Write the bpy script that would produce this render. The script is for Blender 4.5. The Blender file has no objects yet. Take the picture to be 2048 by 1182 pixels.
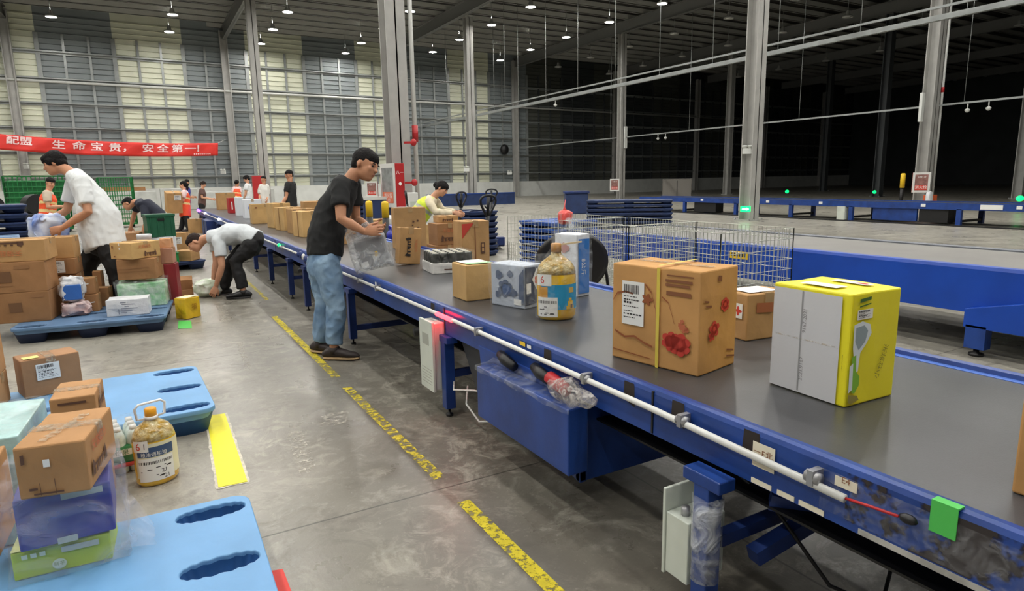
import bpy, bmesh, math, random
from mathutils import Vector, Matrix, noise
from math import sin, cos, pi, radians
random.seed(7)
SC = bpy.context.scene
COL = SC.collection

# ------------------------------------------------------------------ camera
FPX = 1280.0; CAMH = 1.40
def _n(v): return v.normalized()
_d = _n(Vector((282-1024, 372-591, FPX)))
_dn = _n(Vector((1170-1024, 7850-591, FPX))); _dn = _n(_dn - _d*_dn.dot(_d))
_up = -_dn
_X = _d.cross(_up)
if _X.x < 0: _X = -_X
R3 = Matrix((_X, _d, _up))           # camera (right, down, forward) -> world
CAM = Vector((0, 0, CAMH))
cd = bpy.data.cameras.new('camera'); cam = bpy.data.objects.new('camera', cd); COL.objects.link(cam)
cd.sensor_width = 36; cd.lens = FPX/2048*36; cd.clip_end = 400; cd.clip_start = 0.05
rx, ry, rz = R3 @ Vector((1,0,0)), R3 @ Vector((0,-1,0)), R3 @ Vector((0,0,-1))
cam.matrix_world = Matrix(((rx.x,ry.x,rz.x,0),(rx.y,ry.y,rz.y,0),(rx.z,ry.z,rz.z,CAMH),(0,0,0,1)))
SC.camera = cam
# ------------------------------------------------------------------ world, exposure
w = bpy.data.worlds.new('night'); SC.world = w; w.use_nodes = True
w.node_tree.nodes['Background'].inputs[0].default_value = (0.5, 0.6, 0.8, 1)
w.node_tree.nodes['Background'].inputs[1].default_value = 0.004
vs = SC.view_settings; vs.view_transform = 'Standard'; vs.look = 'None'; vs.gamma = 1; vs.use_curve_mapping = False
vs.exposure = 0.0
LAMP_STRENGTH = 255.0

# ------------------------------------------------------------------ pixel -> world measuring helpers
def ray(px, py): return R3 @ Vector((px-1024, py-591, FPX))
def at(px, py, d): return CAM + ray(px, py)*(d/FPX)
def atz(px, py, z):
    r = ray(px, py); return CAM + r*((z-CAMH)/r.z)
def aty(px, py, y):
    r = ray(px, py); return CAM + r*(y/r.y)
def atx(px, py, x):
    r = ray(px, py); return CAM + r*(x/r.x)
def on_wall(px, py, off=.5):
    r = ray(px, py); return CAM + r*((46.6-off-.72)/(r.y-.06*r.x))
CR, CU, CT = R3 @ Vector((1,0,0)), R3 @ Vector((0,-1,0)), R3 @ Vector((0,0,-1))   # image right, up, towards viewer

# ------------------------------------------------------------------ materials
def lin(c):
    f = lambda v: (v/12.92 if v <= .04045 else ((v+.055)/1.055)**2.4)
    return tuple(f(x/255) for x in c)
MATS = {}
def mat(name, col=None, rough=.6, metal=0, var=0, vscale=8, bump=0, bscale=60, emit=0, alpha=1, spec=.5, rnd=0, trans=0, var2=None, coat=0):
    if name in MATS: return MATS[name]
    m = bpy.data.materials.new(name); m.use_nodes = True; MATS[name] = m
    nt = m.node_tree; b = nt.nodes['Principled BSDF']
    c = lin(col)
    b.inputs['Base Color'].default_value = (*c, 1); b.inputs['Roughness'].default_value = rough
    b.inputs['Metallic'].default_value = metal; b.inputs['Specular IOR Level'].default_value = spec
    if coat: b.inputs['Coat Weight'].default_value = coat
    if trans: b.inputs['Transmission Weight'].default_value = trans
    if alpha < 1: b.inputs['Alpha'].default_value = alpha
    if emit:
        b.inputs['Emission Color'].default_value = (*c, 1); b.inputs['Emission Strength'].default_value = emit
    L = nt.links.new
    tc = nt.nodes.new('ShaderNodeTexCoord')
    src = None
    if var or var2:
        nz = nt.nodes.new('ShaderNodeTexNoise'); nz.inputs['Scale'].default_value = vscale; nz.inputs['Detail'].default_value = 6
        L(tc.outputs['Object'], nz.inputs['Vector'])
        mx = nt.nodes.new('ShaderNodeMix'); mx.data_type = 'RGBA'
        c2 = lin(var2) if var2 else tuple(x*(1-var) for x in c)
        c1 = c if var2 else tuple(min(1, x*(1+var*.6)) for x in c)
        mx.inputs[6].default_value = (*c1, 1); mx.inputs[7].default_value = (*c2, 1)
        cr = nt.nodes.new('ShaderNodeMapRange'); cr.inputs[1].default_value = .35; cr.inputs[2].default_value = .65
        L(nz.outputs['Fac'], cr.inputs[0]); L(cr.outputs[0], mx.inputs[0]); src = mx.outputs[2]
    if rnd:
        oi = nt.nodes.new('ShaderNodeObjectInfo'); hs = nt.nodes.new('ShaderNodeHueSaturation')
        mr = nt.nodes.new('ShaderNodeMapRange'); mr.inputs[3].default_value = 1-rnd; mr.inputs[4].default_value = 1+rnd
        L(oi.outputs['Random'], mr.inputs[0]); L(mr.outputs[0], hs.inputs['Value'])
        if src: L(src, hs.inputs['Color'])
        else: hs.inputs['Color'].default_value = (*c, 1)
        src = hs.outputs[0]
    if src: L(src, b.inputs['Base Color'])
    if bump:
        n2 = nt.nodes.new('ShaderNodeTexNoise'); n2.inputs['Scale'].default_value = bscale; n2.inputs['Detail'].default_value = 5
        L(tc.outputs['Object'], n2.inputs['Vector'])
        bp = nt.nodes.new('ShaderNodeBump'); bp.inputs['Strength'].default_value = bump; bp.inputs['Distance'].default_value = .02
        L(n2.outputs['Fac'], bp.inputs['Height']); L(bp.outputs[0], b.inputs['Normal'])
    return m

def film(name, tint=(235,240,245), op=.25, bscale=14):
    """crinkled clear plastic: mostly see-through with glossy creases"""
    if name in MATS: return MATS[name]
    m = bpy.data.materials.new(name); m.use_nodes = True; MATS[name] = m
    nt = m.node_tree; b = nt.nodes['Principled BSDF']; L = nt.links.new
    b.inputs['Base Color'].default_value = (*lin(tint), 1); b.inputs['Roughness'].default_value = .18
    tc = nt.nodes.new('ShaderNodeTexCoord'); nz = nt.nodes.new('ShaderNodeTexNoise')
    nz.inputs['Scale'].default_value = bscale; nz.inputs['Detail'].default_value = 7; nz.inputs['Distortion'].default_value = 1.2
    L(tc.outputs['Object'], nz.inputs['Vector'])
    mr = nt.nodes.new('ShaderNodeMapRange'); mr.inputs[1].default_value = .42; mr.inputs[2].default_value = .78
    mr.inputs[3].default_value = op*.3; mr.inputs[4].default_value = min(1, op*2.2)
    L(nz.outputs['Fac'], mr.inputs[0]); L(mr.outputs[0], b.inputs['Alpha'])
    bp = nt.nodes.new('ShaderNodeBump'); bp.inputs['Strength'].default_value = .8; bp.inputs['Distance'].default_value = .05
    L(nz.outputs['Fac'], bp.inputs['Height']); L(bp.outputs[0], b.inputs['Normal'])
    return m

def worn(name, col, thr=.5, scale=40, rough=.6, soft=.06):
    """worn paint: breaks up into holes that show the floor"""
    if name in MATS: return MATS[name]
    m = mat(name, col, rough, var=.15, vscale=20)
    nt = m.node_tree; b = nt.nodes['Principled BSDF']; L = nt.links.new
    tc = nt.nodes.new('ShaderNodeTexCoord'); nz = nt.nodes.new('ShaderNodeTexNoise')
    nz.inputs['Scale'].default_value = scale; nz.inputs['Detail'].default_value = 4; nz.inputs['Roughness'].default_value = .7
    L(tc.outputs['Object'], nz.inputs['Vector'])
    mr = nt.nodes.new('ShaderNodeMapRange'); mr.inputs[1].default_value = thr-soft; mr.inputs[2].default_value = thr+soft
    mr.inputs[3].default_value = 0; mr.inputs[4].default_value = 1
    L(nz.outputs['Fac'], mr.inputs[0]); L(mr.outputs[0], b.inputs['Alpha'])
    return m

def kraft(name, col):
    m = mat(name, col, .75, var=.12, vscale=5, bump=.08, bscale=30, rnd=.06, spec=.25)
    return m

# ------------------------------------------------------------------ mesh builder
class MB:
    def __init__(s): s.v = []; s.f = []; s.m = []; s.sm = []
    def add(s, vs, fs, mi=0, sm=False):
        o = len(s.v); s.v += [Vector(p) for p in vs]
        for f in fs: s.f.append([o+i for i in f]); s.m.append(mi); s.sm.append(sm)
        return s
    def box(s, c, size, rz=0, mi=0, M=None):
        x, y, z = size[0]/2, size[1]/2, size[2]/2
        vs = [Vector((a, b, d)) for d in (-z, z) for a, b in ((-x,-y),(x,-y),(x,y),(-x,y))]
        rm = M if M is not None else Matrix.Rotation(rz, 3, 'Z')
        vs = [rm @ p + Vector(c) for p in vs]
        return s.add(vs, [(3,2,1,0),(4,5,6,7),(0,1,5,4),(1,2,6,5),(2,3,7,6),(3,0,4,7)], mi)
    def bb(s, p0, p1, mi=0):
        return s.box([(a+b)/2 for a, b in zip(p0, p1)], [abs(b-a) for a, b in zip(p0, p1)], 0, mi)
    def bar(s, a, b, w, h=None, mi=0, up=(0,0,1)):
        a, b = Vector(a), Vector(b); d = (b-a)
        if d.length < 1e-6: return s
        z = d.normalized(); u = Vector(up)
        if abs(z.dot(u)) > .98: u = Vector((0,1,0))
        x = z.cross(u).normalized(); y = x.cross(z).normalized(); h = h or w
        vs = [p + x*(i*w/2) + y*(j*h/2) for p in (a, b) for i, j in ((-1,-1),(1,-1),(1,1),(-1,1))]
        return s.add(vs, [(3,2,1,0),(4,5,6,7),(0,1,5,4),(1,2,6,5),(2,3,7,6),(3,0,4,7)], mi)
    def tube(s, pts, r, n=8, mi=0, cap=True, sm=True, flat=None, lat=None, dome=False):
        """swept tube; r one radius or one per point (or (a,b) pairs with lateral axis lat)"""
        pts = [Vector(p) for p in pts]; k = len(pts)
        rs = r if isinstance(r, (list, tuple)) else [r]*k
        if dome:
            d0 = (pts[1]-pts[0]).normalized(); d1 = (pts[-1]-pts[-2]).normalized()
            def sc(q, f): return (q[0]*f, q[1]*f) if isinstance(q, tuple) else q*f
            def mn(q): return min(q) if isinstance(q, tuple) else q
            pre, prer, post, postr = [], [], [], []
            for t in (80, 50, 25):
                a = radians(t); pre.append(pts[0]-d0*mn(rs[0])*sin(a)*.9); prer.append(sc(rs[0], cos(a)))
            for t in (25, 50, 80):
                a = radians(t); post.append(pts[-1]+d1*mn(rs[-1])*sin(a)*.9); postr.append(sc(rs[-1], cos(a)))
            if isinstance(lat, list): lat = [lat[0]]*3+lat+[lat[-1]]*3
            pts = pre+pts+post; rs = prer+list(rs)+postr; k = len(pts)
        rings = []; prev = None
        for i in range(k):
            t = (pts[min(i+1, k-1)]-pts[max(i-1, 0)])
            if t.length < 1e-9: t = Vector((0,0,1))
            t.normalize()
            if lat is not None:
                l_ = lat[i] if isinstance(lat, list) else lat
                x = Vector(l_); x = x - t*x.dot(t)
                if x.length < 1e-4: x = t.orthogonal()
            elif prev is None: x = t.orthogonal()
            else:
                x = prev - t*prev.dot(t)
                if x.length < 1e-4: x = t.orthogonal()
            x.normalize(); prev = x; y = t.cross(x)
            a, b = rs[i] if isinstance(rs[i], tuple) else (rs[i], rs[i])
            rings.append([pts[i] + x*(a*cos(2*pi*j/n)) + y*(b*sin(2*pi*j/n)) for j in range(n)])
        vs = [p for rg in rings for p in rg]; fs = []
        for i in range(k-1):
            for j in range(n):
                fs.append((i*n+j, i*n+(j+1)%n, (i+1)*n+(j+1)%n, (i+1)*n+j))
        if cap: fs.append(tuple(reversed(range(n)))); fs.append(tuple(range((k-1)*n, k*n)))
        return s.add(vs, fs, mi, sm)
    def lathe(s, prof, c=(0,0,0), n=24, mi=0, sm=True, cap=True, squash=1.0):
        c = Vector(c); vs = []; fs = []
        for r, z in prof:
            for j in range(n):
                a = 2*pi*j/n; vs.append(c+Vector((r*cos(a), r*sin(a)*squash, z)))
        for i in range(len(prof)-1):
            for j in range(n): fs.append((i*n+j, i*n+(j+1)%n, (i+1)*n+(j+1)%n, (i+1)*n+j))
        if cap: fs.append(tuple(reversed(range(n)))); fs.append(tuple(range((len(prof)-1)*n, len(prof)*n)))
        return s.add(vs, fs, mi, sm)
    def ell(s, c, axes, r, n=14, m=9, mi=0):
        c = Vector(c); ax = [Vector(a) for a in axes]; vs = [c+ax[2]*r[2]]; fs = []
        for i in range(1, m):
            t = pi*i/m
            for j in range(n):
                a = 2*pi*j/n
                vs.append(c+ax[0]*(r[0]*sin(t)*cos(a))+ax[1]*(r[1]*sin(t)*sin(a))+ax[2]*(r[2]*cos(t)))
        vs.append(c-ax[2]*r[2]); L = len(vs)-1
        for j in range(n): fs.append((0, 1+j, 1+(j+1)%n))
        for i in range(m-2):
            for j in range(n):
                a = 1+i*n; fs.append((a+j, a+n+j, a+n+(j+1)%n, a+(j+1)%n))
        a = 1+(m-2)*n
        for j in range(n): fs.append((L, a+(j+1)%n, a+j))
        return s.add(vs, fs, mi, True)
    def poly(s, pts, mi=0): return s.add(pts, [tuple(range(len(pts)))], mi)
    def prism(s, poly, axis, d, mi=0):
        """extrude a planar 3D polygon by vector d"""
        p = [Vector(q) for q in poly]; n = len(p); d = Vector(d)
        fs = [tuple(reversed(range(n))), tuple(range(n, 2*n))]+[(i, (i+1)%n, n+(i+1)%n, n+i) for i in range(n)]
        return s.add(p+[q+d for q in p], fs, mi)
    def mesh(s, name, mats):
        me = bpy.data.meshes.new(name); me.from_pydata([tuple(v) for v in s.v], [], s.f)
        for m in mats: me.materials.append(m)
        for i, p in enumerate(me.polygons): p.material_index = min(s.m[i], max(0, len(mats)-1)); p.use_smooth = s.sm[i]
        bm = bmesh.new(); bm.from_mesh(me); bmesh.ops.recalc_face_normals(bm, faces=bm.faces); bm.to_mesh(me); bm.free()
        return me
    def build(s, name, mats, parent=None, bevel=0, seg=2):
        if not isinstance(mats, (list, tuple)): mats = [mats]
        me = s.mesh(name, mats)
        return link(name, me, parent, bevel, seg)
def link(name, me, parent=None, bevel=0, seg=2):
    o = bpy.data.objects.new(name, me); COL.objects.link(o)
    if parent: o.parent = parent
    if bevel:
        b = o.modifiers.new('bevel', 'BEVEL'); b.width = bevel; b.segments = seg; b.limit_method = 'ANGLE'; b.angle_limit = radians(40)
    return o
def tag(o, label=None, cat=None, group=None, kind=None):
    if label: o['label'] = label
    if cat: o['category'] = cat
    if group: o['group'] = group
    if kind: o['kind'] = kind
    return o
def thing(name, label, cat, loc=(0,0,0), rz=0, group=None):
    o = bpy.data.objects.new(name, None); COL.objects.link(o); o.empty_display_size = .1
    o.location = loc; o.rotation_euler = (0, 0, rz); return tag(o, label, cat, group)
def copy_tree(o, parent=None):
    c = o.copy(); COL.objects.link(c)
    if parent: c.parent = parent
    for ch in list(o.children): copy_tree(ch, c)
    return c
def struct(name, mb, m, parent=None, bevel=0):
    o = mb.build(name, m, parent, bevel)
    if not parent: o['kind'] = 'structure'
    return o

def text_polys(txt, size, extrude=0):
    cu = bpy.data.curves.new('t', 'FONT'); cu.body = txt; cu.size = size; cu.align_x = 'CENTER'; cu.align_y = 'CENTER'; cu.resolution_u = 3
    o = bpy.data.objects.new('t', cu); COL.objects.link(o)
    dg = bpy.context.evaluated_depsgraph_get(); me = bpy.data.meshes.new_from_object(o.evaluated_get(dg))
    vs = [Vector(v.co) for v in me.vertices]; fs = [tuple(p.vertices) for p in me.polygons]
    bpy.data.objects.remove(o); bpy.data.curves.remove(cu); bpy.data.meshes.remove(me)
    return vs, fs
def text_on(mb, txt, size, o, u, v, mi=0, sx=1, rot=0, bold=0):
    """letters laid on a plane: centre o, reading direction u, up v"""
    vs, fs = text_polys(txt, size); u, v, o = Vector(u).normalized(), Vector(v).normalized(), Vector(o)
    n = u.cross(v)
    ca, sa = cos(rot), sin(rot)
    offs = [(0, 0)] if not bold else [(0,0),(bold,0),(-bold,0),(0,bold),(0,-bold)]
    for k, (a, b) in enumerate(offs):
        mb.add([o+u*((p.x*sx)*ca-p.y*sa+a)+v*((p.x*sx)*sa+p.y*ca+b)+n*(k*.0001) for p in vs], fs, mi)

def remesh(mb, voxel, smooth=6, fac=.5):
    me = mb.mesh('tmp', []); o = bpy.data.objects.new('tmp', me); COL.objects.link(o)
    r = o.modifiers.new('r', 'REMESH'); r.mode = 'VOXEL'; r.voxel_size = voxel; r.use_smooth_shade = True
    if smooth:
        q = o.modifiers.new('s', 'SMOOTH'); q.iterations = smooth; q.factor = fac
    dg = bpy.context.evaluated_depsgraph_get(); out = bpy.data.meshes.new_from_object(o.evaluated_get(dg))
    bpy.data.objects.remove(o); bpy.data.meshes.remove(me)
    return out
# ================================================================== SETTING
M_floor = mat('concrete', (150,146,137), .42)
def _floor():
    nt = M_floor.node_tree; b = nt.nodes['Principled BSDF']; L = nt.links.new
    tc = nt.nodes.new('ShaderNodeTexCoord')
    def nz(scale, det=6, dist=0, rough=.6):
        n = nt.nodes.new('ShaderNodeTexNoise'); n.inputs['Scale'].default_value = scale; n.inputs['Detail'].default_value = det
        n.inputs['Distortion'].default_value = dist; n.inputs['Roughness'].default_value = rough
        L(tc.outputs['Object'], n.inputs['Vector']); return n.outputs['Fac']
    def rng(x, a, b_, c=0, d=1):
        m = nt.nodes.new('ShaderNodeMapRange'); m.inputs[1].default_value = a; m.inputs[2].default_value = b_
        m.inputs[3].default_value = c; m.inputs[4].default_value = d; L(x, m.inputs[0]); return m.outputs[0]
    def mix(f, a, c2):
        m = nt.nodes.new('ShaderNodeMix'); m.data_type = 'RGBA'; L(f, m.inputs[0])
        if isinstance(a, tuple): m.inputs[6].default_value = (*a, 1)
        else: L(a, m.inputs[6])
        m.inputs[7].default_value = (*c2, 1); return m.outputs[2]
    sx = nt.nodes.new('ShaderNodeSeparateXYZ'); L(tc.outputs['Object'], sx.inputs[0])
    c = mix(rng(nz(.9, 8, .4), .35, .68), lin((140,137,127)), lin((162,158,147)))
    def band(o, lo, hi, w):
        return mul(rng(o, lo-w, lo+w), rng(o, hi-w, hi+w, 1, 0))
    def mul(a, b_):
        m = nt.nodes.new('ShaderNodeMath'); m.operation = 'MULTIPLY'; L(a, m.inputs[0]); L(b_, m.inputs[1]); return m.outputs[0]
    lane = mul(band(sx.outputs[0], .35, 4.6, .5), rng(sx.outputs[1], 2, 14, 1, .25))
    c = mix(mul(lane, rng(nz(1.1, 6, .6), .2, .75, .55, 1)), c, lin((96,91,82)))  # lane dirt, with shade around the conveyor mixed into the tone
    c = mix(mul(band(sx.outputs[0], 7.2, 9.3, .15), rng(nz(1.5, 5), .2, .8, .3, .5)), c, lin((128,124,116)))
    c = mix(rng(nz(3.5, 8, .8, .7), .52, .70, 0, .8), c, lin((92,86,78)))          # dirt blotches
    c = mix(rng(nz(2.3, 9, 1.5, .75), .54, .68, 0, .7), c, lin((168,164,152)))       # pale scuffs
    c = mix(mul(rng(nz(7, 9, .8, .75), .50, .64, 0, .75), rng(nz(.8, 3), .38, .60, .1, 1)), c, lin((178,173,160)))
    c = mix(mul(rng(nz(5, 9, 1.0, .75), .52, .66, 0, .6), rng(nz(1.1, 3), .40, .62, .1, 1)), c, lin((84,79,70)))
    c = mix(rng(nz(38, 3, 0, .8), .62, .74, 0, .35), c, lin((190,186,176)))           # specks
    # saw-cut joints running across and along the hall
    def joint(o, off, per):
        a = nt.nodes.new('ShaderNodeMath'); a.operation = 'ADD'; a.inputs[1].default_value = -off; L(o, a.inputs[0])
        p = nt.nodes.new('ShaderNodeMath'); p.operation = 'PINGPONG'; p.inputs[1].default_value = per/2; L(a.outputs[0], p.inputs[0])
        l = nt.nodes.new('ShaderNodeMath'); l.operation = 'LESS_THAN'; l.inputs[1].default_value = .005; L(p.outputs[0], l.inputs[0])
        m = nt.nodes.new('ShaderNodeMath'); m.operation = 'MULTIPLY'; m.inputs[1].default_value = .8; L(l.outputs[0], m.inputs[0]); return m.outputs[0]
    c = mix(joint(sx.outputs[1], 2.56, 3.1), c, lin((60,56,52)))
    c = mix(joint(sx.outputs[0], 7.9, 6.0), c, lin((70,66,60)))
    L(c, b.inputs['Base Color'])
    L(rng(nz(1.7, 6), .3, .7, .24, .42), b.inputs['Roughness'])
    bp = nt.nodes.new('ShaderNodeBump'); bp.inputs['Strength'].default_value = .12; bp.inputs['Distance'].default_value = .01
    L(nz(25, 6), bp.inputs['Height']); L(bp.outputs[0], b.inputs['Normal'])
_floor()
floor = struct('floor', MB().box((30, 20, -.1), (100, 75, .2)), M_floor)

# ---- back wall: grey and cream profiled sheets in alternating thirds of each bay
WROT = math.atan(.06)
wall = bpy.data.objects.new('wall_back', None)
M_grey = mat('grey_sheet', (132,139,141), .55, var=.12, vscale=.6)
M_cream = mat('cream_sheet', (214,216,196), .5, var=.10, vscale=.6)
M_dgrey = mat('unlit_grey', (62,66,68), .6, var=.2, vscale=.5)  # grey darkened by hand; lack of light is put into the colour
M_dcream = mat('unlit_cream', (84,86,80), .6, var=.2, vscale=.5)  # cream sheet darkened the same way for the unlit half
M_girt = mat('galvanised_steel', (150,154,153), .4, .35, var=.12, vscale=3)
M_dado = mat('white_dado', (214,216,212), .6, var=.06, vscale=2)
M_steel = mat('grey_column_paint', (165,164,160), .5, var=.10, vscale=2.5)
def wp(x, dy, z):                       # a point on the wall: x along, dy out of the wall to the room
    v = Matrix.Rotation(WROT, 3, 'Z') @ Vector((x-12, -dy, 0)); return Vector((12+v.x, 46.6+v.y, z))
ROOFZ = 10.9
mb = MB(); prof = MB()
xs0 = [-22.6+i*(11/3) for i in range(0, 40)]
for i, x in enumerate(xs0):
    x1 = x+11/3; mid = (x+x1)/2
    cream = i % 2 == 0
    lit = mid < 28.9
    mi = (1 if cream else 0) if lit else (3 if cream else 2)  # bays past the lamps get the darkened copies of both sheets
    # ribbed sheet: shallow horizontal ribs
    z = 1.25
    while z < ROOFZ-.01:
        z2 = min(z+.30, ROOFZ)
        a, b_, c, d = wp(x, 0, z), wp(x1, 0, z), wp(x1, 0, z2-.05), wp(x, 0, z2-.05)
        e, f = wp(x1, .06, z2-.03), wp(x, .06, z2-.03)
        g, h = wp(x1, 0, z2), wp(x, 0, z2)
        mb.add([a,b_,c,d,e,f,g,h], [(0,1,2,3),(3,2,4,5),(5,4,6,7)], mi); z = z2
    mb.add([wp(x,-.01,0),wp(x1,-.01,0),wp(x1,-.01,ROOFZ+.5),wp(x,-.01,ROOFZ+.5)], [(0,1,2,3)], mi)
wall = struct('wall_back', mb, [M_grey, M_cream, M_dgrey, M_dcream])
# horizontal girts and vertical studs
for z in (1.95, 3.4, 4.75, 6.1, 7.45, 8.9):
    m_ = MB(); m_.bar(wp(-22.6, .14, z), wp(110, .14, z), .20, .07); m_.bar(wp(-22.6, .04, z-.05), wp(110, .04, z-.05), .05, .18); m_.build('girt', M_girt, wall)
for i, x in enumerate(xs0):
    if x > 70: break
    for k in range(3):
        xx = x+k*11/9; m_ = MB(); m_.bar(wp(xx, .06, 1.2), wp(xx, .06, 9.9), .13 if k else .22, .07, up=(0,1,0)); m_.build('stud', M_girt if xx < 29 else M_dgrey, wall)  # studs past the lit bays use the darkened grey too
m_ = MB(); m_.bar(wp(-22.6, .08, .62), wp(110, .08, .62), .12, 1.24); m_.build('dado', M_dado, wall)
m_ = MB(); m_.tube([wp(-22, .35, 7.25), wp(60, .35, 7.25)], .075, 8); m_.build('sprinkler_pipe', mat('white_pipe', (205,206,202), .35), wall)
for k in range(9):
    x = -5.6+k*11
    m_ = MB()
    for dx in (-.2, .2): m_.bar(wp(x+dx, .3, 0), wp(x+dx, .3, ROOFZ), .05, .36, up=(0,1,0))
    m_.bar(wp(x, .3, 0), wp(x, .3, ROOFZ), .4, .06, up=(0,1,0)); m_.build('wall_post', M_steel, wall)

M_plain = mat('plain_grey_sheet', (150,154,156), .6, var=.1, vscale=.4)
struct('wall_left', MB().bb((-20.2,-15,0), (-20,48,ROOFZ+.5)), M_plain)
struct('wall_rear', MB().bb((-20,-15.2,0), (80,-15,ROOFZ+.5)), M_plain)
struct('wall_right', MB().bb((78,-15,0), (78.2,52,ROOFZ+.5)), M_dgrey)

# ---- roof: dark sheet, pale purlins across, rafters along
M_roof = mat('dark_roof_sheet', (40,37,34), .7, var=.3, vscale=.8)
ceil = struct('ceiling', MB().bb((-20,-15,ROOFZ+.55), (80,52,ROOFZ+.7)), M_roof)
M_purl = mat('pale_purlin', (200,200,194), .5, .2)
for k in range(34):
    y = 46.2-k*1.45
    m_ = MB(); m_.bb((-20,y-.035,ROOFZ+.22), (80,y+.035,ROOFZ+.5)); m_.bb((-20,y-.035,ROOFZ+.22), (80,y+.09,ROOFZ+.24)); m_.build('purlin', M_purl, ceil)
for k in range(9):
    x = -5.5+11*k
    m_ = MB(); m_.bb((x-.12,-14,ROOFZ-.5), (x+.12,47.5,ROOFZ-.47)); m_.bb((x-.012,-14,ROOFZ-.5), (x+.012,47.5,ROOFZ+.2)); m_.bb((x-.12,-14,ROOFZ+.17), (x+.12,47.5,ROOFZ+.2))
    m_.build('rafter', mat('rafter_grey', (112,112,110), .5), ceil)

# ---- free-standing steel columns
def i_beam(m_, h, w=.52, d=.52, t=.035):
    m_.bb((-w/2,-d/2,0), (w/2,-d/2+t,h)); m_.bb((-w/2,d/2-t,0), (w/2,d/2,h)); m_.bb((-t/2,-d/2,0), (t/2,d/2,h))
    m_.bb((-w/2-.08,-d/2-.08,0), (w/2+.08,d/2+.08,.03))
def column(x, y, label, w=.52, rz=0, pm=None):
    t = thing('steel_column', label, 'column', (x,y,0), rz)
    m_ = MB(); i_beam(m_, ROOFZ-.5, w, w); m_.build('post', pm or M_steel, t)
    m_ = MB()
    for q in ((-.14,.14),(.14,.14),(-.14,-.14),(.14,-.14)): m_.lathe([(.03,.03),(.03,.07)], (q[0]*2,q[1]*2,0), 8)
    m_.build('anchor_bolts', M_girt, t); return t
column(5.5, 35.0, 'slim grey steel column left of the red fire door, behind the white-shirted men', .43)
c_big = column(5.58, 15.4, 'wide grey steel column standing beside the red fire hose cabinet', .48)
column(16.9, 34.3, 'grey steel column behind the woman in the yellow vest', .42)
column(27.6, 33.8, 'grey steel column with a small red cabinet at its foot and white tube lamp', .40)
c_exit = column(16.6, 14.0, 'grey steel column with a lit green exit sign and white twin emergency lamp', .43)
c_fire = column(27.5, 14.6, 'rightmost tall grey column behind the far conveyor with red and white fire cabinet', .45)
column(38.5, 34.6, 'dim grey column in the dark between the two brightest right-hand columns', .42)
column(49.5, 34.2, 'faint dark column far back between the exit-sign column and the rightmost tall column', .42, 0, M_dgrey)  # colour darkened to show the column standing out of the light
column(38.5, 15.75, 'grey column cut by the right edge of the photo above the green light', .45)
column(5.5+33, 23.0, 'very dark column left of the rightmost tall column', .42, 0, M_dgrey)  # same darkened colour, the gloom painted onto the steel
for o in (c_big,):
    m_ = MB(); m_.tube([(.42,-.12,0),(.42,-.12,ROOFZ-.6)], .055, 10); m_.tube([(.42,-.12,2.35),(.42,-.12,2.75)], .075, 10, mi=1); m_.build('standpipe', [mat('white_pipe', (205,206,202), .35), mat('fire_red', (176,36,40), .4)], o)
for o in (c_fire,):
    m_ = MB(); m_.tube([(.4,-.2,0),(.4,-.2,ROOFZ-.6)], .05, 10); m_.tube([(.4,-.2,4.5),(.4,-.2,4.7)], .065, 10, mi=1); m_.build('standpipe', [mat('white_pipe', (205,206,202), .35), mat('fire_red', (176,36,40), .4)], o)

# ---- round LED high-bay lamps
M_led = mat('led_glow', (255,252,245), emit=LAMP_STRENGTH)
M_house = mat('lamp_housing', (190,190,186), .4)
M_off = mat('lamp_diffuser_off', (225,225,220), .4)
def lamp(x, y, lit, first=None):
    if first is None:
        t = thing('high_bay_lamp', 'glowing round LED lamp hanging under the dark roof' if lit else 'unlit round lamp hanging under the dark right half of the roof', 'lamp', (x,y,10.0), 0, 'lit high-bay lamps' if lit else 'unlit high-bay lamps')
        m_ = MB(); m_.lathe([(.05,.34),(.09,.30),(.12,.12),(.27,.05),(.28,-.02),(.25,-.02),(.24,.02)], n=16, cap=False); m_.build('housing', M_house, t)
        m_ = MB(); m_.lathe([(.24,-.005),(.02,-.012)], n=14, cap=True); m_.build('diffuser', M_led if lit else M_off, t)
        m_ = MB(); m_.tube([(0,0,.3),(0,0,1.46)], .012, 5); m_.build('hanger', M_girt, t); return t
    c = copy_tree(first); c.location = (x, y, 10.0); return c
L0 = None
for x, off in ((-14.1,39),(-8.6,40.2),(-3.1,41.8),(2.3,43.0),(7.4,44.2),(12.93,41.4),(18.1,42.2),(23.75,43.0)):  # two leftmost rows are unseen, added for side light on upright faces
    y = off
    while y > -7:
        o = lamp(x, y, True, L0); L0 = L0 or o; y -= 4.25
    if off == 41.4: lamp(12.93, 45.0, True, L0)
L1 = None
for x, off in ((29.3,43.7),(35.2,44.8),(41.1,44),(47.0,41.5)):
    for k in range(8):
        o = lamp(x, off-4.25*k, False, L1); L1 = L1 or o
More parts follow.
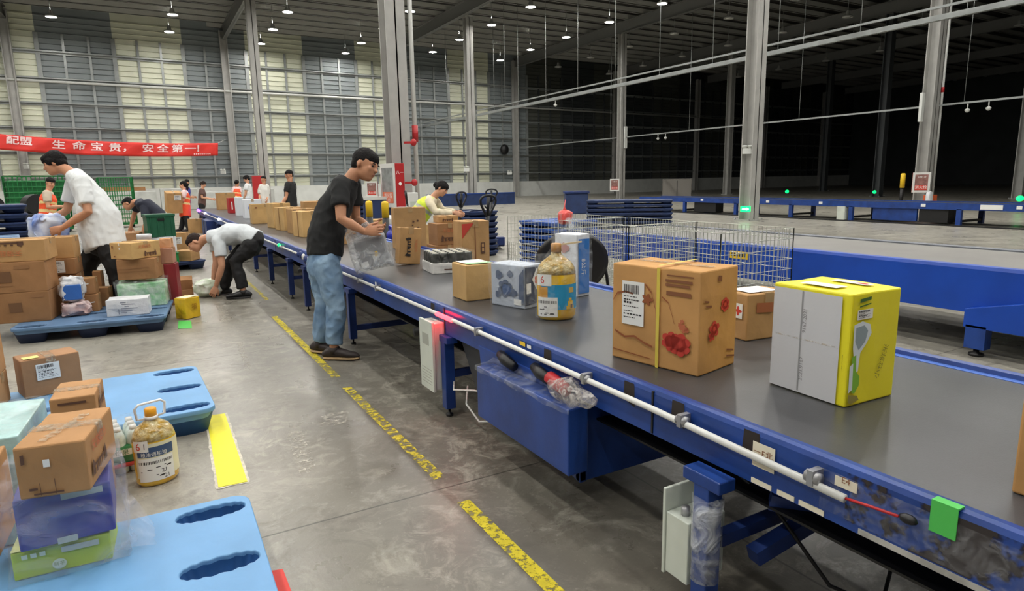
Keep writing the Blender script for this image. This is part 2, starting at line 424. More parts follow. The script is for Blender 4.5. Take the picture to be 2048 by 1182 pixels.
# ---- wiring tracks hung along the hall with rods and cameras
def track(name, x, z, r, y0, y1, label, cat, rods, mname):
    t = thing(name, label, cat, (x,y0,z))
    m_ = MB(); m_.bar((0,0,0), (0,y1-y0,0), r*2, r*2); m_.build('rail', M_girt, t)
    y = 0
    for y in rods:
        m_ = MB(); m_.tube([(0,y-y0,0),(0,y-y0,ROOFZ+.2-z)], .012, 4); m_.build('drop_rod', M_girt, t)
    return t
track('cable_tray', 19.2, 5.5, .07, 2, 47, 'thick grey cable tray slung across the upper right on thin rods', 'cable tray', [9.5+2.9*i for i in range(10)], 0)
track('busbar_track', 18.5, 5.62, .03, 2, 47, 'thin grey bar running just above the thick cable tray', 'busbar', [33, 41], 0)
track('conduit_line', 27.75, 4.0, .035, 2, 47, 'lowest thin wire conduit crossing the dark right half', 'conduit', [13.5+7.2*i for i in range(4)], 0)
def cctv(x, y, z, label):
    t = thing('security_camera', label, 'camera', (x,y,z))
    MB().tube([(0,0,0),(0,0,-.2)], .022, 6).build('stem', M_dado, t)
    m_ = MB(); m_.lathe([(.025,-.2),(.09,-.24),(.09,-.27),(.06,-.33),(.02,-.35)], n=12); m_.build('dome', M_dado, t)
cctv(19.2, 28.9, 5.45, 'white dome camera hanging under the thick cable tray near the back wall')
for px, s in ((1316,'left camera of the pair beside the exit-sign column, on the low conduit'),(1331,'right camera of the pair beside the exit-sign column, on the low conduit'),(1936,'left camera of the pair at the right edge, on the low conduit'),(1978,'right camera of the pair at the right edge, on the low conduit')):
    p = atx(px, 275 if px < 1500 else 208, 27.75); cctv(27.75, p.y, 3.98, 'small white '+s)

# ---- floor markings
def strip(name, pts, m, z=.002, parent=None):
    return MB().poly([(p[0],p[1],z) for p in pts]).build(name, m, parent)
M_yl = worn('worn_yellow_paint', (214,196,40), .45, 30)
M_yl2 = worn('very_worn_yellow_paint', (206,188,50), .50, 26)
M_wr = worn('chalky_residue', (186,181,169), .56, 26, soft=.07)
def line(y0, y1, m, x=1.095, w=.06):
    n = max(2, int((y1-y0)/.2)); m_ = MB()
    for i in range(n):
        a, b_ = y0+(y1-y0)*i/n, y0+(y1-y0)*(i+1)/n
        m_.poly([(x-w/2,a,.002),(x+w/2,a,.002),(x+w/2,b_,.002),(x-w/2,b_,.002)])
    m_.build('painted_line', m, floor)
line(.9, 2.40, M_yl); line(2.66, 4.28, M_yl2); line(4.55, 5.0, M_yl2); line(5.0, 7.1, M_yl); line(8.2, 12.5, M_yl2, 1.2, .05)
for q in ([(572,868),(612,860),(634,945),(600,950)], [(472,688),(486,684),(504,738),(492,742)], [(535,672),(580,664),(584,674),(540,682)], [(432,612),(450,608),(462,640),(445,646)], [(640,830),(700,820),(690,850),(640,856)]):
    strip('paint_residue', [atz(*p, 0) for p in q], M_wr, .0022, floor)
M_ytape = mat('bright_yellow_tape', (238,228,52), .55, var=.08, vscale=12)
M_res = worn('tape_residue', (214,206,190), .40, 60)
def patch(name, quad, m, label, cat, fringe=None, z=.004):
    t = thing(name, label, cat, (0,0,0)); p = [atz(*q, 0) for q in quad]; c = sum(p, Vector())/4; t.location = c
    m_ = MB(); top = [(q.x-c.x, q.y-c.y, z) for q in p]; m_.prism([(x,y,.0005) for x,y,_ in top], None, (0,0,z)); m_.build('sheet', m, t)
    if fringe:
        e = 1.22; random.seed(3)
        m2 = MB(); pts = []
        for i in range(4):
            a, b_ = top[i], top[(i+1)%4]; nseg = 26 if i % 2 else 8
            for k in range(nseg):
                f = k/nseg; s_ = e+random.uniform(-.1, .06)
                x = a[0]+(b_[0]-a[0])*f; y = a[1]+(b_[1]-a[1])*f
                pts.append((x*s_, y*(1.02+random.uniform(-.01,.01)), .0018))
        m2.poly(pts); m2.build('ragged_edge', fringe, t)
    return t
patch('floor_tape', [(413,833),(450,828),(495,964),(437,976)], M_ytape, 'wide bright yellow tape patch on the floor beside the light blue pallets', 'floor tape', mat('tape_glue', (206,200,186), .7, var=.2, vscale=40))
patch('floor_mat', [(528,1146),(566,1140),(600,1230),(545,1240)], mat('red_sheet', (222,66,58), .6), 'red sheet on the floor at the bottom edge beside the nearest pallet', 'floor sheet')
patch('floor_sticker', [(357,642),(382,642),(384,657),(356,658)], mat('green_sticker', (78,190,84), .55), 'green sticker on the floor under the yellow parcel', 'sticker')
patch('floor_sticker', [(336,534),(352,532),(357,544),(340,546)], mat('pink_sheet', (226,88,84), .6), 'pinkish red sheet on the floor in front of the small blue pallet', 'sticker')
# ================================================================== CONVEYORS
M_blue = mat('conveyor_blue', (28,64,138), .38, var=.25, vscale=6, bump=.03)
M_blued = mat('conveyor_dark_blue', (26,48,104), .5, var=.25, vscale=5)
M_belt = mat('belt_rubber', (68,69,72), .31, var=.22, vscale=3, bump=.04, bscale=200)
M_black = mat('black_plastic', (20,20,22), .45)
M_pipe = mat('white_conduit', (218,218,214), .35)
M_zinc = mat('zinc_clip', (170,170,172), .35, .6)
M_cab = mat('control_box_paint', (206,212,202), .45, var=.08, vscale=5)
M_film = film('clear_film', op=.13)
M_filmw = film('milky_film', (236,240,244), .42, 10)
M_red = mat('red_paint', (178,36,40), .4, var=.1, vscale=6)
M_paper = mat('label_paper', (236,236,232), .55)
M_ink = mat('black_ink', (40,36,36), .6)
M_inkr = mat('red_ink', (206,60,44), .6)
M_inkb = mat('brown_ink', (134,84,52), .7)
M_yel = mat('warning_yellow', (236,196,40), .45)
M_grn = mat('green_sticker', (78,190,84), .55)
M_ledr = mat('red_led', (255,28,34), emit=26); M_ledg = mat('green_led', (10,235,105), emit=2.6); M_ledw = mat('white_led', (235,235,255), emit=8); M_ledv = mat('violet_led', (160,70,255), emit=8)

CX0, CX1, CZ = 1.48, 2.74, .65
cv = thing('belt_conveyor', 'long blue belt conveyor with dark grey belt carrying the parcels past the workers', 'conveyor', (2.1, 8, 0))
def cb(p): return Vector(p)-Vector((2.1, 8, 0))
Y0, Y1 = -1.6, 22.8
m_ = MB(); m_.bb(cb((CX0+.05,Y0,CZ-.012)), cb((CX1-.05,Y1,CZ))); m_.build('belt', M_belt, cv)
for side, X, s in (('near', CX0, 1), ('far', CX1, -1)):
    m_ = MB()
    # C-channel with a rounded top lip, built along Y
    sec = [(0,.505),(0,.655),(.006,.668),(.02,.672),(.045,.668),(.05,.652),(.042,.650),(.012,.655),(.012,.515),(.05,.515),(.05,.505)]
    ya, yb = Y0, Y1
    P_ = [Vector((X+s*x, ya, z))-Vector((2.1,8,0)) for x, z in sec]
    m_.prism(P_, None, (0, yb-ya, 0)); m_.build('side_rail', M_blue, cv)
    for y in [ -.2, 1.62, 3.42, 6.2, 9.0, 12.0, 15, 18, 21]:
        m2 = MB(); m2.bb(cb((X-.004*s,y-.004,.51)), cb((X+.003*s,y+.004,.664))); m2.build('section_joint', M_black, cv)
m_ = MB(); m_.bb(cb((CX0+.06,Y0,.56)), cb((CX1-.06,Y1,.60))); m_.build('slider_bed', M_blued, cv)
# return belt below
m_ = MB(); m_.bb(cb((CX0+.08,Y0,.40)), cb((CX1-.08,Y1,.408)));
for k in range(12): m_.tube([cb((CX0+.06,.3+k*1.9,.37)), cb((CX1-.06,.3+k*1.9,.37))], .03, 8)
m_.build('return_belt', M_black, cv)
m_ = MB(); m_.bb(cb((CX0-.003,Y0,.507)), cb((CX0+.0,.86,.522))); m_.build('bare_lip', mat('bare_grey', (176,174,168), .5, var=.3, vscale=14), cv)
for ya_, yb_ in ((.955,1.03),(1.045,1.10),(1.12,1.19)): m_ = MB(); m_.bb(cb((CX0-.003,ya_,.508)), cb((CX0,yb_,.523))); m_.build('masking_strip', mat('cream_tag', (226,218,196), .6), cv)
def legset(y, film_=False, w=.062):
    for X in ((CX0-.03 if y != 1.31 else CX0-.08), CX1-.03):
        m_ = MB(); m_.bb(cb((X,y-w/2,.05)), cb((X+w,y+w/2,.50))); m_.bb(cb((X-.004,y-.075,.462)), cb((X+w+.004,y+.075,.502)))
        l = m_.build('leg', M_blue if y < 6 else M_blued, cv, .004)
        m_ = MB(); m_.lathe([(.022,0),(.022,.015),(.008,.02),(.008,.06)], cb((X+w/2,y,0)), 10); m_.build('foot', M_black, l)
    m_ = MB(); m_.bb(cb((CX0,y-.02,.12 if 5 < y < 6 else .24)), cb((CX1,y+.02,.165 if 5 < y < 6 else .28))); m_.build('crossbar', M_blued, cv)
for y in (-.6, 1.31, 3.40, 5.45, 7.22, 8.1, 9.5, 10.95, 12.6, 14.5, 16.5, 18.5, 20.5): legset(y)
# plastic film wound on the nearest leg
m_ = MB(); m_.tube([cb((CX0-.049,1.31,.14)), cb((CX0-.046,1.312,.28)), cb((CX0-.05,1.31,.37)), cb((CX0-.048,1.309,.42))], [.047,.05,.048,.051], 10); m_.build('film_wrap', M_filmw, cv)
# white conduit on the near side with clips, red and green indicator lights
m_ = MB(); m_.tube([cb((CX0-.028,.885,.598)), cb((CX0-.026,1.6,.612)), cb((CX0-.026,3.3,.622)), cb((CX0-.026,6.1,.622))], .0115, 10); m_.build('conduit', M_pipe, cv)
m_ = MB(); m_.tube([cb((CX0-.026,6.3,.62)), cb((CX0-.026,22,.62))], .0115, 8); m_.build('conduit', M_pipe, cv)
for y in (.975, 1.45, 1.98, 2.93, 4.6, 5.05, 8.3):
    m_ = MB(); m_.bb(cb((CX0-.044,y-.009,.598)), cb((CX0,y+.009,.640))); m_.tube([cb((CX0-.027,y-.02,.618)), cb((CX0-.027,y+.02,.618))], .017, 8); m_.build('pipe_clip', M_zinc, cv)
m_ = MB(); m_.tube([cb((CX0-.03,3.25,.622)), cb((CX0-.03,3.46,.622))], .014, 8); m_.build('indicator_light', M_ledr, cv)['label'] = 'glowing red light tube'
for y, m, r in ((8.55, M_ledg, .022), (15.9, M_ledw, .03), (19.6, M_ledw, .03), (21.6, M_ledv, .04), (22.1, M_ledv, .04)):
    m_ = MB(); m_.ell(cb((CX0-.03,y,.63)), ((1,0,0),(0,1,0),(0,0,1)), (r,r*1.6,r), 8, 6); m_.build('indicator_light', m, cv)
m_ = MB(); m_.tube([cb((CX0-.026,.89,.598)), cb((CX0-.022,.82,.604)), cb((CX0-.026,.755,.612))], .004, 6); m_.build('red_wire', M_red, cv)
m_ = MB(); m_.ell(cb((CX0-.022,.735,.613)), ((1,0,0),(0,1,0),(0,0,1)), (.012,.022,.012), 8, 6); m_.build('taped_plug', M_black, cv)
# clear packing tape over the near rail
m_ = MB(); n = 26
g = [[cb((CX0-.004-.004*noise.noise((k*.6,j*.9,1)), .97-k*(1.2/n), .53+j*.028)) for j in range(5)] for k in range(n+1)]
m_.add([p for r in g for p in r], [(k*5+j,k*5+j+1,(k+1)*5+j+1,(k+1)*5+j) for k in range(n) for j in range(4)], 0, True); m_.build('clear_tape', film('rail_tape', (230,232,236), .11, 22), cv)
# black scuff marks where tape was torn off
for y, h in ((1.50,.05),(1.20,.045),(2.3,.03),(3.6,.03),(1.75,.05)):
    m_ = MB(); m_.poly([cb((CX0-.001,y-.035,.655-h*1.6)), cb((CX0-.001,y+.03,.655-h*1.3)), cb((CX0-.001,y+.025,.662)), cb((CX0-.001,y-.03,.663))]); m_.build('dirt_patch', mat('grime', (44,36,32), .7), cv)
m_ = MB(); m_.poly([cb((CX0-.0012,.90,.526)), cb((CX0-.0012,-.9,.526)), cb((CX0-.0012,-.9,.656)), cb((CX0-.0012,.90,.656))]); m_.build('torn_dirty_film', worn('grime_patches', (46,40,40), .46, 7, soft=.03), cv)
# paper tags
def tagp(name, y, z, w, h, txt, tm, size, m=M_paper):
    m_ = MB(); x = CX0-.004; m_.bb(cb((x-.001,y-w/2,z-h/2)), cb((x,y+w/2,z+h/2)))
    if txt: text_on(m_, txt, size, cb((x-.002,y,z+.008)), (0,-1,0), (0,0,1), 1)
    m_.build(name, [m, tm], cv)
tagp('paper_tag', 1.150, .601, .076, .074, '一E北', M_inkb, .026, mat('cream_tag', (226,218,196), .6)); tagp('paper_tag', .900, .624, .060, .027, 'E4', M_inkb, .024, mat('cream_tag', (226,218,196), .6))
tagp('yellow_label', 2.51, .642, .05, .018, '', M_ink, .01, M_yel); tagp('white_label', 2.45, .64, .035, .016, '', M_ink, .01)
tagp('white_label', 4.70, .62, .03, .06, '', M_ink, .01)
m_ = MB(); m_.bb(cb((CX0-.006,.642,.60)), cb((CX0-.004,.698,.672))); m_.bb(cb((CX0-.006,.642,.672)), cb((CX0+.020,.698,.676))); m_.build('green_marker', M_grn, cv)
# drive housing under the near side
m_ = MB()
m_.prism([cb((CX0-.005,y,z)) for y, z in ((2.97,.535),(2.93,.30),(2.05,.135),(2.05,.535))], None, (.035,0,0))
m_.prism([cb((x,2.05,z)) for x, z in ((CX0-.005,.14),(CX1-.1,.14),(CX1-.1,.535),(CX0-.005,.535))], None, (0,.03,0))
m_.build('drive_housing', M_blue, cv, .004)
m_ = MB(); m_.prism([cb((CX0-.105,y,z)) for y, z in ((2.80,.478),(2.80,.215),(1.99,.215),(1.99,.498))], None, (.10,0,0))
dc = m_.build('drive_cover', M_blue, cv, .006)
m_ = MB(); n = 14; g = []
for k in range(n+1):
    y = 2.81-k*(.83/n)
    for j, (dx, dz) in enumerate(((.0,.03),(-.03,.010),(-.07,.005),(-.108,.001),(-.111,-.02-.014*noise.noise((k*.5,0,3))))):
        g.append(cb((CX0+dx+.004*noise.noise((k*.7,j*1.3,5)), y, .48+.02*k/n+dz+.006*noise.noise((k*.9,j,2)))))
m_.add(g, [(k*5+j,k*5+j+1,(k+1)*5+j+1,(k+1)*5+j) for k in range(n) for j in range(4)], 0, True); m_.build('film_cover', M_film, cv)
for y, z in ((2.62,.545),(2.30,.560)):
    m_ = MB(); m_.tube([cb((CX0-.02,y+.08,z+.004)), cb((CX0-.04,y,z)), cb((CX0-.045,y-.10,z-.012))], [.022,.028,.022], 10); m_.tube([cb((CX0+.01,y+.13,z)), cb((CX0-.02,y+.07,z))], .012, 8); m_.build('sensor_plug', M_black, cv)
m_ = MB(); m_.tube([cb((CX0-.04,2.22,.56)), cb((CX0-.05,2.08,.545))], [.03,.028], 10); m_.build('stop_switch', M_red, cv)['label'] = 'red emergency stop switch'
m_ = MB(); m_.ell(cb((CX0-.055,2.05,.545)), ((1,0,0),(0,1,0),(0,0,1)), (.05,.16,.05), 14, 9)
for v in m_.v: v += Vector((noise.noise(v*16), noise.noise(v*16+Vector((5,5,5))), noise.noise(v*16+Vector((9,9,9)))))*.022
m_.build('film_wrap', film('crumpled_film', (236,230,224), .55, 26), cv)
# control boxes hung beside the legs
m_ = MB(); m_.bb(cb((CX0-.085,1.352,.10)), cb((CX0+.08,1.45,.315))); o = m_.build('control_box', M_cab, cv, .003); m_ = MB(); m_.bb(cb((CX0-.09,1.452,.09)), cb((CX0+.10,1.464,.395))); m_.build('door', M_cab, o, .003); m_ = MB(); m_.tube([cb((CX0-.05,1.40,.315)), cb((CX0-.05,1.40,.345))], .014, 8); m_.build('cable_gland', M_zinc, o)
for y, x0, x1, z0, z1, d in ((3.525,CX0-.085,CX0+.02,.16,.57,.18),):
    m_ = MB(); m_.bb(cb((x0+.02,y-d/2,z0)), cb((x1,y+d/2,z1))); m_.bb(cb((x0,y-d/2-.01,z0-.01)), cb((x0+.018,y+d/2+.01,z1+.01)))
    o = m_.build('control_box', M_cab, cv, .004); m2 = MB(); m2.tube([cb((x0+.1,y-.02,z1)), cb((x0+.1,y-.02,z1+.03))], .016, 8); m2.build('cable_gland', M_zinc, o)
    if y > 3:
        m2 = MB(); m2.bb(cb((x0-.001,y-.05,z0+.27)), cb((x0,y+.05,z0+.34))); m2.build('nameplate', mat('faded_print', (168,170,160), .6), o); m2 = MB()
        for k in range(6): m2.bb(cb((x0-.001,y-.08,z0+.03+k*.018)), cb((x0,y+.07,z0+.034+k*.018)))
        m2.build('vent_print', mat('faded_print', (168,170,160), .6), o)
m_ = MB(); m_.prism([cb((CX0+.05,y,z)) for y, z in ((3.32,.50),(2.98,.50),(2.98,.14),(3.05,.14))], None, (.02,0,0)); m_.build('guard_plate', mat('dark_guard', (48,50,54), .5), cv)
for i, pts in enumerate([[(CX0+.08,3.3,.2),(CX0+.02,3.2,.13),(CX0+.05,3.1,.05),(CX0+.1,2.98,.08),(CX0+.12,2.9,.2)], [(CX0+.02,3.36,.22),(CX0-.02,3.28,.2),(CX0+.05,3.15,.22),(CX0+.15,3.0,.2)]]):
    m_ = MB(); m_.tube([cb(p) for p in pts], .006, 6); m_.build('cable', M_pipe, cv)
m_ = MB(); m_.tube([cb(p) for p in [(CX0+.12,1.36,.45),(CX0+.2,1.25,.33),(CX0+.28,1.1,.12),(CX0+.4,1.0,.06),(CX0+.55,1.05,.2),(CX0+.5,1.1,.5)]], .007, 6)
m_.tube([cb(p) for p in [(CX0+.15,1.3,.5),(CX0+.35,1.2,.4),(CX0+.4,1.15,.25),(CX0+.6,.9,.3)]], .009, 6); m_.build('cable', M_black, cv)
m_ = MB(); m_.bar(cb((CX0+.1,1.25,.2)), cb((CX1-.2,1.1,.5)), .05); m_.bar(cb((CX0+.1,1.2,.42)), cb((CX0+.9,.3,.2)), .05); m_.build('brace', M_blued, cv)
# clamp cluster where the two sections meet behind the man
m_ = MB()
for k, (dy, dz, r) in enumerate(((0,0,.05),(.12,.02,.035),(.25,.03,.04),(-.12,-.03,.045),(.4,.02,.03),(-.25,-.02,.03))): m_.ell(cb((CX0-.04,6.95+dy,.60+dz)), ((1,0,0),(0,1,0),(0,0,1)), (r*.6,r,r), 8, 6, k % 2)
m_.build('cable_bundle', [M_blued, M_pipe], cv)
# blue edge tape on the far side of the belt
m_ = MB(); m_.bb(cb((CX1-.085,Y0,CZ)), cb((CX1-.045,8,CZ+.002))); m_.build('edge_strip', mat('blue_edge', (74,112,196), .4), cv)

# ---- second conveyor
c2 = thing('belt_conveyor', 'empty blue conveyor on the right beyond the wire cages, with deep side panels', 'conveyor', (6.2, 2, 0))
def c2p(x, y, z): return Vector((x-6.2, y-2, z))
m_ = MB(); m_.bb(c2p(5.58,-2.5,.655), c2p(6.95,7.4,.668)); m_.build('belt', mat('dusty_belt', (128,126,122), .5, var=.1, vscale=2), c2)
for X, n_ in ((5.5,1),(6.97,-1)):
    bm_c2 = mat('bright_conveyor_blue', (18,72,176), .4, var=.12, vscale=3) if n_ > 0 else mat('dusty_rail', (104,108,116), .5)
    m_ = MB(); m_.prism([c2p(X+n_*x,-2.5,z) for x, z in ((0,.32),(0,.66),(.01,.685),(.05,.69),(.09,.68),(.09,.66),(.02,.66),(.02,.32))], None, (0,9.9,0)); m_.build('side_panel', bm_c2, c2)
for y in (2.3, -1.0, 6.4):
    for X in (5.42, 6.9):
        m_ = MB(); m_.prism([c2p(X,y+yy,z) for yy, z in ((.18,.36),(.18,.22),(-.62,.22),(-.62,.56))], None, (.1,0,0)); g = m_.build('support_bracket', mat('bright_conveyor_blue', (18,72,176), .4), c2, .004)
        m_ = MB(); m_.bb(c2p(X,y+.02,.06), c2p(X+.1,y+.16,.24)); m_.lathe([(.05,0),(.05,.02),(.02,.03),(.02,.08)], c2p(X+.05,y+.09,0), 12, 1); m_.build('leg', [M_blue, M_black], c2)
m_ = MB(); m_.bb(c2p(5.497,4.62,.52), c2p(5.499,4.86,.60)); 
for k in range(6): m_.bb(c2p(5.495,4.65+k*.033,.545), c2p(5.497,4.67+k*.033,.585), 1)
m_.build('warning_sticker', [M_yel, M_ink], c2)['label'] = 'yellow warning sticker'

# ---- far conveyor
c3 = thing('belt_conveyor', 'low blue conveyor running far across the right half, in front of the dark', 'conveyor', (19, 8, 0))
def c3p(x, y, z): return Vector((x-19, y-8, z))
m_ = MB(); m_.bb(c3p(18.65,-4,.545), c3p(19.8,21.5,.56)); m_.build('belt', M_belt, c3)
for X in (18.6, 19.8):
    m_ = MB(); m_.bb(c3p(X,-4,.41), c3p(X+.06,21.5,.585)); m_.build('side_rail', M_blue, c3)
for y in (21, 18.85, 16.3, 14.0, 11.9, 8.9, 6.2, 3):
    for X in (18.6, 19.76):
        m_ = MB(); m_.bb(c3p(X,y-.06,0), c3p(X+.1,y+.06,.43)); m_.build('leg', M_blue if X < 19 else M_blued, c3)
    m_ = MB(); m_.bb(c3p(18.65,y-.03,.08), c3p(19.8,y+.03,.14)); m_.build('crossbar', M_black, c3)
m_ = MB(); m_.bb(c3p(18.68,10.0,.06), c3p(18.75,11.25,.42)); m_.build('drive_housing', M_blue, c3)
m_ = MB(); m_.bb(c3p(18.7,9.2,.05), c3p(19.1,9.95,.42)); m_.build('motor_box', M_black, c3); m_ = MB(); m_.bb(c3p(18.7,17.3,.05), c3p(19.1,18.4,.42)); m_.build('motor_box', M_black, c3)
m_ = MB(); m_.bb(c3p(18.55,12.05,.02), c3p(18.75,12.3,.42)); m_.build('control_box', M_cab, c3)
for y in (17.9, 12.9, 9.8, 7.55, 14.9): m_ = MB(); m_.bb(c3p(18.585,y-.06,.47), c3p(18.599,y+.06,.55)); m_.build('white_label', M_paper, c3)
m_ = MB(); m_.bb(c3p(18.58,7.9,.44), c3p(18.599,8.4,.56)); m_.build('white_label', M_paper, c3)
m_ = MB(); m_.bar(c3p(18.3,-4,.015), c3p(18.3,21,.015), .1, .03); m_.build('floor_rail', M_black, c3)

# ================================================================== CARTONS
K1 = kraft('kraft_tan', (186,146,98)); K2 = kraft('kraft_brown', (160,118,80)); K3 = kraft('kraft_light', (206,168,112))
M_tape = mat('shiny_tape', (204,172,126), .16, alpha=.55, bump=.3, bscale=25); M_tapew = film('glossy_tape', (236,222,198), .35, 40)
class Carton:
    """cuboid carton: local x along its left-hand face (near corner at -w/2), left face is +y, right face is -x"""
    def __init__(s, label, c, ang, w, d, h, m, z=None, cat='box', name='carton', group=None, skew=0, tilt=None, sag=.004, tape=True, tapem=None, seed=1):
        s.w, s.d, s.h = w, d, h
        s.t = thing(name, label, cat, (c[0], c[1], c[2] if z is None else z), radians(ang), group)
        if tilt: s.t.rotation_euler = (radians(tilt[0]), radians(tilt[1]), radians(ang))
        bm = bmesh.new(); bmesh.ops.create_cube(bm, size=1)
        bmesh.ops.subdivide_edges(bm, edges=bm.edges, cuts=3, use_grid_fill=True)
        rnd = random.Random(hash(label) % 999 if False else len(label)*7+seed)
        o_ = Vector((rnd.random()*50, rnd.random()*50, 3))
        for v in bm.verts:
            q = v.co.copy(); q.z += .5
            bulge = sag*noise.noise(Vector((q.x*2.2,q.y*2.2,q.z*2.2))+o_)
            p = Vector((q.x*w, q.y*d, q.z*h))
            if abs(q.x) < .49 or abs(q.y) < .49:
                n = Vector((0,0,0))
                if abs(q.x) > .49: n.x = math.copysign(1, q.x)
                if abs(q.y) > .49: n.y = math.copysign(1, q.y)
                if q.z > .99: n.z = 1
                p += n*bulge
            v.co = p
        me = bpy.data.meshes.new('carton_body'); bm.to_mesh(me); bm.free(); me.materials.append(m)
        s.body = link('carton_body', me, s.t, min(.006, h*.05), 2); s.m = m
        if tape and h > .03:
            tm = tapem or M_tape; m_ = MB(); tw = min(.05, d*.3); e = .0016
            # tape along the top seam and a little way down both ends
            m_.bb((-w/2-e, -tw/2, h-e*.2), (w/2+e, tw/2, h+sag*.6+e)); m_.bb((-w/2-sag*.6-e, -tw/2, h-.055), (-w/2, tw/2, h+e)); m_.bb((w/2, -tw/2, h-.055), (w/2+sag*.6+e, tw/2, h+e))
            m_.build('packing_tape', tm, s.t)
    def P(s, f, a, b, off=.0022):
        """point on face f ('L' left face, 'R' right face, 'T' top): a from left, b up / away"""
        off += .003
        if f == 'L': return Vector((s.w/2-a, s.d/2+off, b))
        if f == 'R': return Vector((-s.w/2-off, s.d/2-a, b))
        return Vector((s.w/2-a, s.d/2-b, s.h+off))
    def uv(s, f):
        if f == 'L': return Vector((-1,0,0)), Vector((0,0,1))
        if f == 'R': return Vector((0,-1,0)), Vector((0,0,1))
        return Vector((-1,0,0)), Vector((0,-1,0))
    def rect(s, m_, f, a0, b0, a1, b1, mi=0, off=.0022):
        m_.poly([s.P(f,a0,b0,off), s.P(f,a1,b0,off), s.P(f,a1,b1,off), s.P(f,a0,b1,off)], mi)
    def decal(s, name, mats, fn):
        m_ = MB(); fn(m_); return m_.build(name, mats, s.t)
    def label(s, f, a0, b0, a1, b1, seed=1, name='shipping_label', ang=0):
        """white courier label with a barcode and lines of print"""
        r = random.Random(seed); W, H = a1-a0, b1-b0
        def fn(m_):
            s.rect(m_, f, a0, b0, a1, b1, 0, .0024)
            x = a0+W*.08
            while x < a0+W*.75:
                q = W*r.uniform(.012, .04); s.rect(m_, f, x, b0+H*.72, x+q, b0+H*.92, 1, .0030); x += q+W*r.uniform(.012, .03)
            y = b0+H*.64
            while y > b0+H*.08:
                x = a0+W*.08; e = a0+W*r.uniform(.45, .95); hh = H*r.choice([.02,.03,.05])
                while x < e:
                    q = W*r.uniform(.03, .12); s.rect(m_, f, x, y, min(e,x+q), y+hh, 1, .0030); x += q+W*.03
                y -= H*r.uniform(.07, .11)
        return s.decal(name, [M_paper, M_ink], fn)
    def ink(s, f, shapes, m=M_ink, name='printed_mark', off=.0026):
        def fn(m_):
            for sh in shapes: m_.poly([s.P(f, a, b, off) for a, b in sh])
        return s.decal(name, [m], fn)
    def text(s, f, txt, size, a, b, m=M_ink, name='printed_text', sx=1, rot=0, bold=0):
        u, v = s.uv(f)
        def fn(m_): text_on(m_, txt, size, s.P(f, a, b, .0028), u, v, 0, sx, rot, bold)
        return s.decal(name, [m], fn)
    def wordmark(s, f, a, b, W, H, m=M_ink, vert=False):
        """dark band of squat letter strokes rising to a peak at both ends"""
        sh = [[(0,0),(.13,0),(.13,.55),(.17,.62),(.06,1.0),(0,.5)], [(.87,0),(1,0),(1,.5),(.94,1.0),(.83,.62),(.87,.55)],
              [(.13,.46),(.87,.46),(.87,.6),(.13,.6)], [(.22,0),(.30,0),(.30,.46),(.22,.46)], [(.36,.1),(.42,.1),(.46,.46),(.40,.46)], [(.46,0),(.54,0),(.54,.46),(.46,.46)], [(.60,0),(.66,0),(.68,.46),(.61,.46)], [(.74,.05),(.81,0),(.80,.46),(.73,.46)]]
        out = []
        for p in sh:
            out.append([(a+(1-y)*H, b+x*W) if vert else (a+x*W, b+y*H) for x, y in p])
        return s.ink(f, out, m)
B = CZ+.001
# --- cartons and parcels riding on the near conveyor
k = Carton('big brown carton with red flower prints, yellow strap and white label, on the belt', (1.843,1.912), 101.9, .418, .264, .402, kraft('kraft_orange', (196,148,92)), B, sag=.006, tape=False)
k.label('L', .055, .155, .165, .335, 4)
M_strap = mat('yellow_strap', (222,200,84), .35)
k.decal('strap', [M_strap], lambda m_: (k.rect(m_,'L',.225,0,.240,.402,0,.003), k.rect(m_,'T',.225,0,.240,.264,0,.006)))
def blob(cx, cy, r, n=26, ph=0, lob=5, amp=.18): return [(cx+r*(1+amp*cos(lob*t+ph))*cos(t), cy+r*(1+amp*cos(lob*t+ph))*.9*sin(t)) for t in [2*pi*i/n for i in range(n)]]
M_flo = mat('flower_red', (196,62,48), .65); M_flo2 = mat('faded_flower', (190,104,70), .7); M_vine = mat('vine_brown', (150,84,46), .7)
def cluster(cx, cy, R, n=6, r=None): return [blob(cx, cy, R*.75, amp=0)]+[blob(cx+R*.75*cos(2*pi*i/n+.4), cy+R*.7*sin(2*pi*i/n+.4), r or R*.46, amp=.03) for i in range(n)]
k.ink('L', cluster(.295,.118,.036)+cluster(.335,.112,.042,7), M_flo, 'flower_print'); k.ink('L', [blob(.352,.178,.016,lob=4,amp=.3), blob(.337,.19,.010), blob(.365,.172,.009), blob(.345,.205,.008)], M_flo2, 'flower_print')
k.ink('R', cluster(.095,.172,.030,5)+cluster(.078,.148,.020,5), M_flo, 'flower_print'); k.ink('R', cluster(.165,.258,.026,6), M_flo, 'flower_print')

def vine(pts, w=.004): return [[(a[0],a[1]-w),(b_[0],b_[1]-w),(b_[0],b_[1]+w),(a[0],a[1]+w)] for a, b_ in zip(pts, pts[1:])]
k.ink('L', vine([(.01,.25),(.03,.28),(.07,.29),(.11,.285)])+vine([(.17,.33),(.2,.30),(.22,.24),(.225,.2)])+vine([(.25,.29),(.28,.27),(.30,.22),(.31,.19)],.003)+vine([(.02,.12),(.07,.10),(.12,.11),(.17,.09),(.21,.08)])+vine([(.01,.04),(.1,.035),(.2,.03)],.002)+[blob(.18,.27,.022,amp=.3)], M_vine, 'vine_print')
k.ink('L', [[(.265,.352),(.385,.352),(.385,.362),(.265,.362)],[(.265,.335),(.375,.335),(.375,.345),(.265,.345)],[(.27,.375),(.39,.375),(.39,.38),(.27,.38)],[(.27,.30),(.38,.30),(.38,.316),(.27,.316)]], M_inkb, 'print_lines')
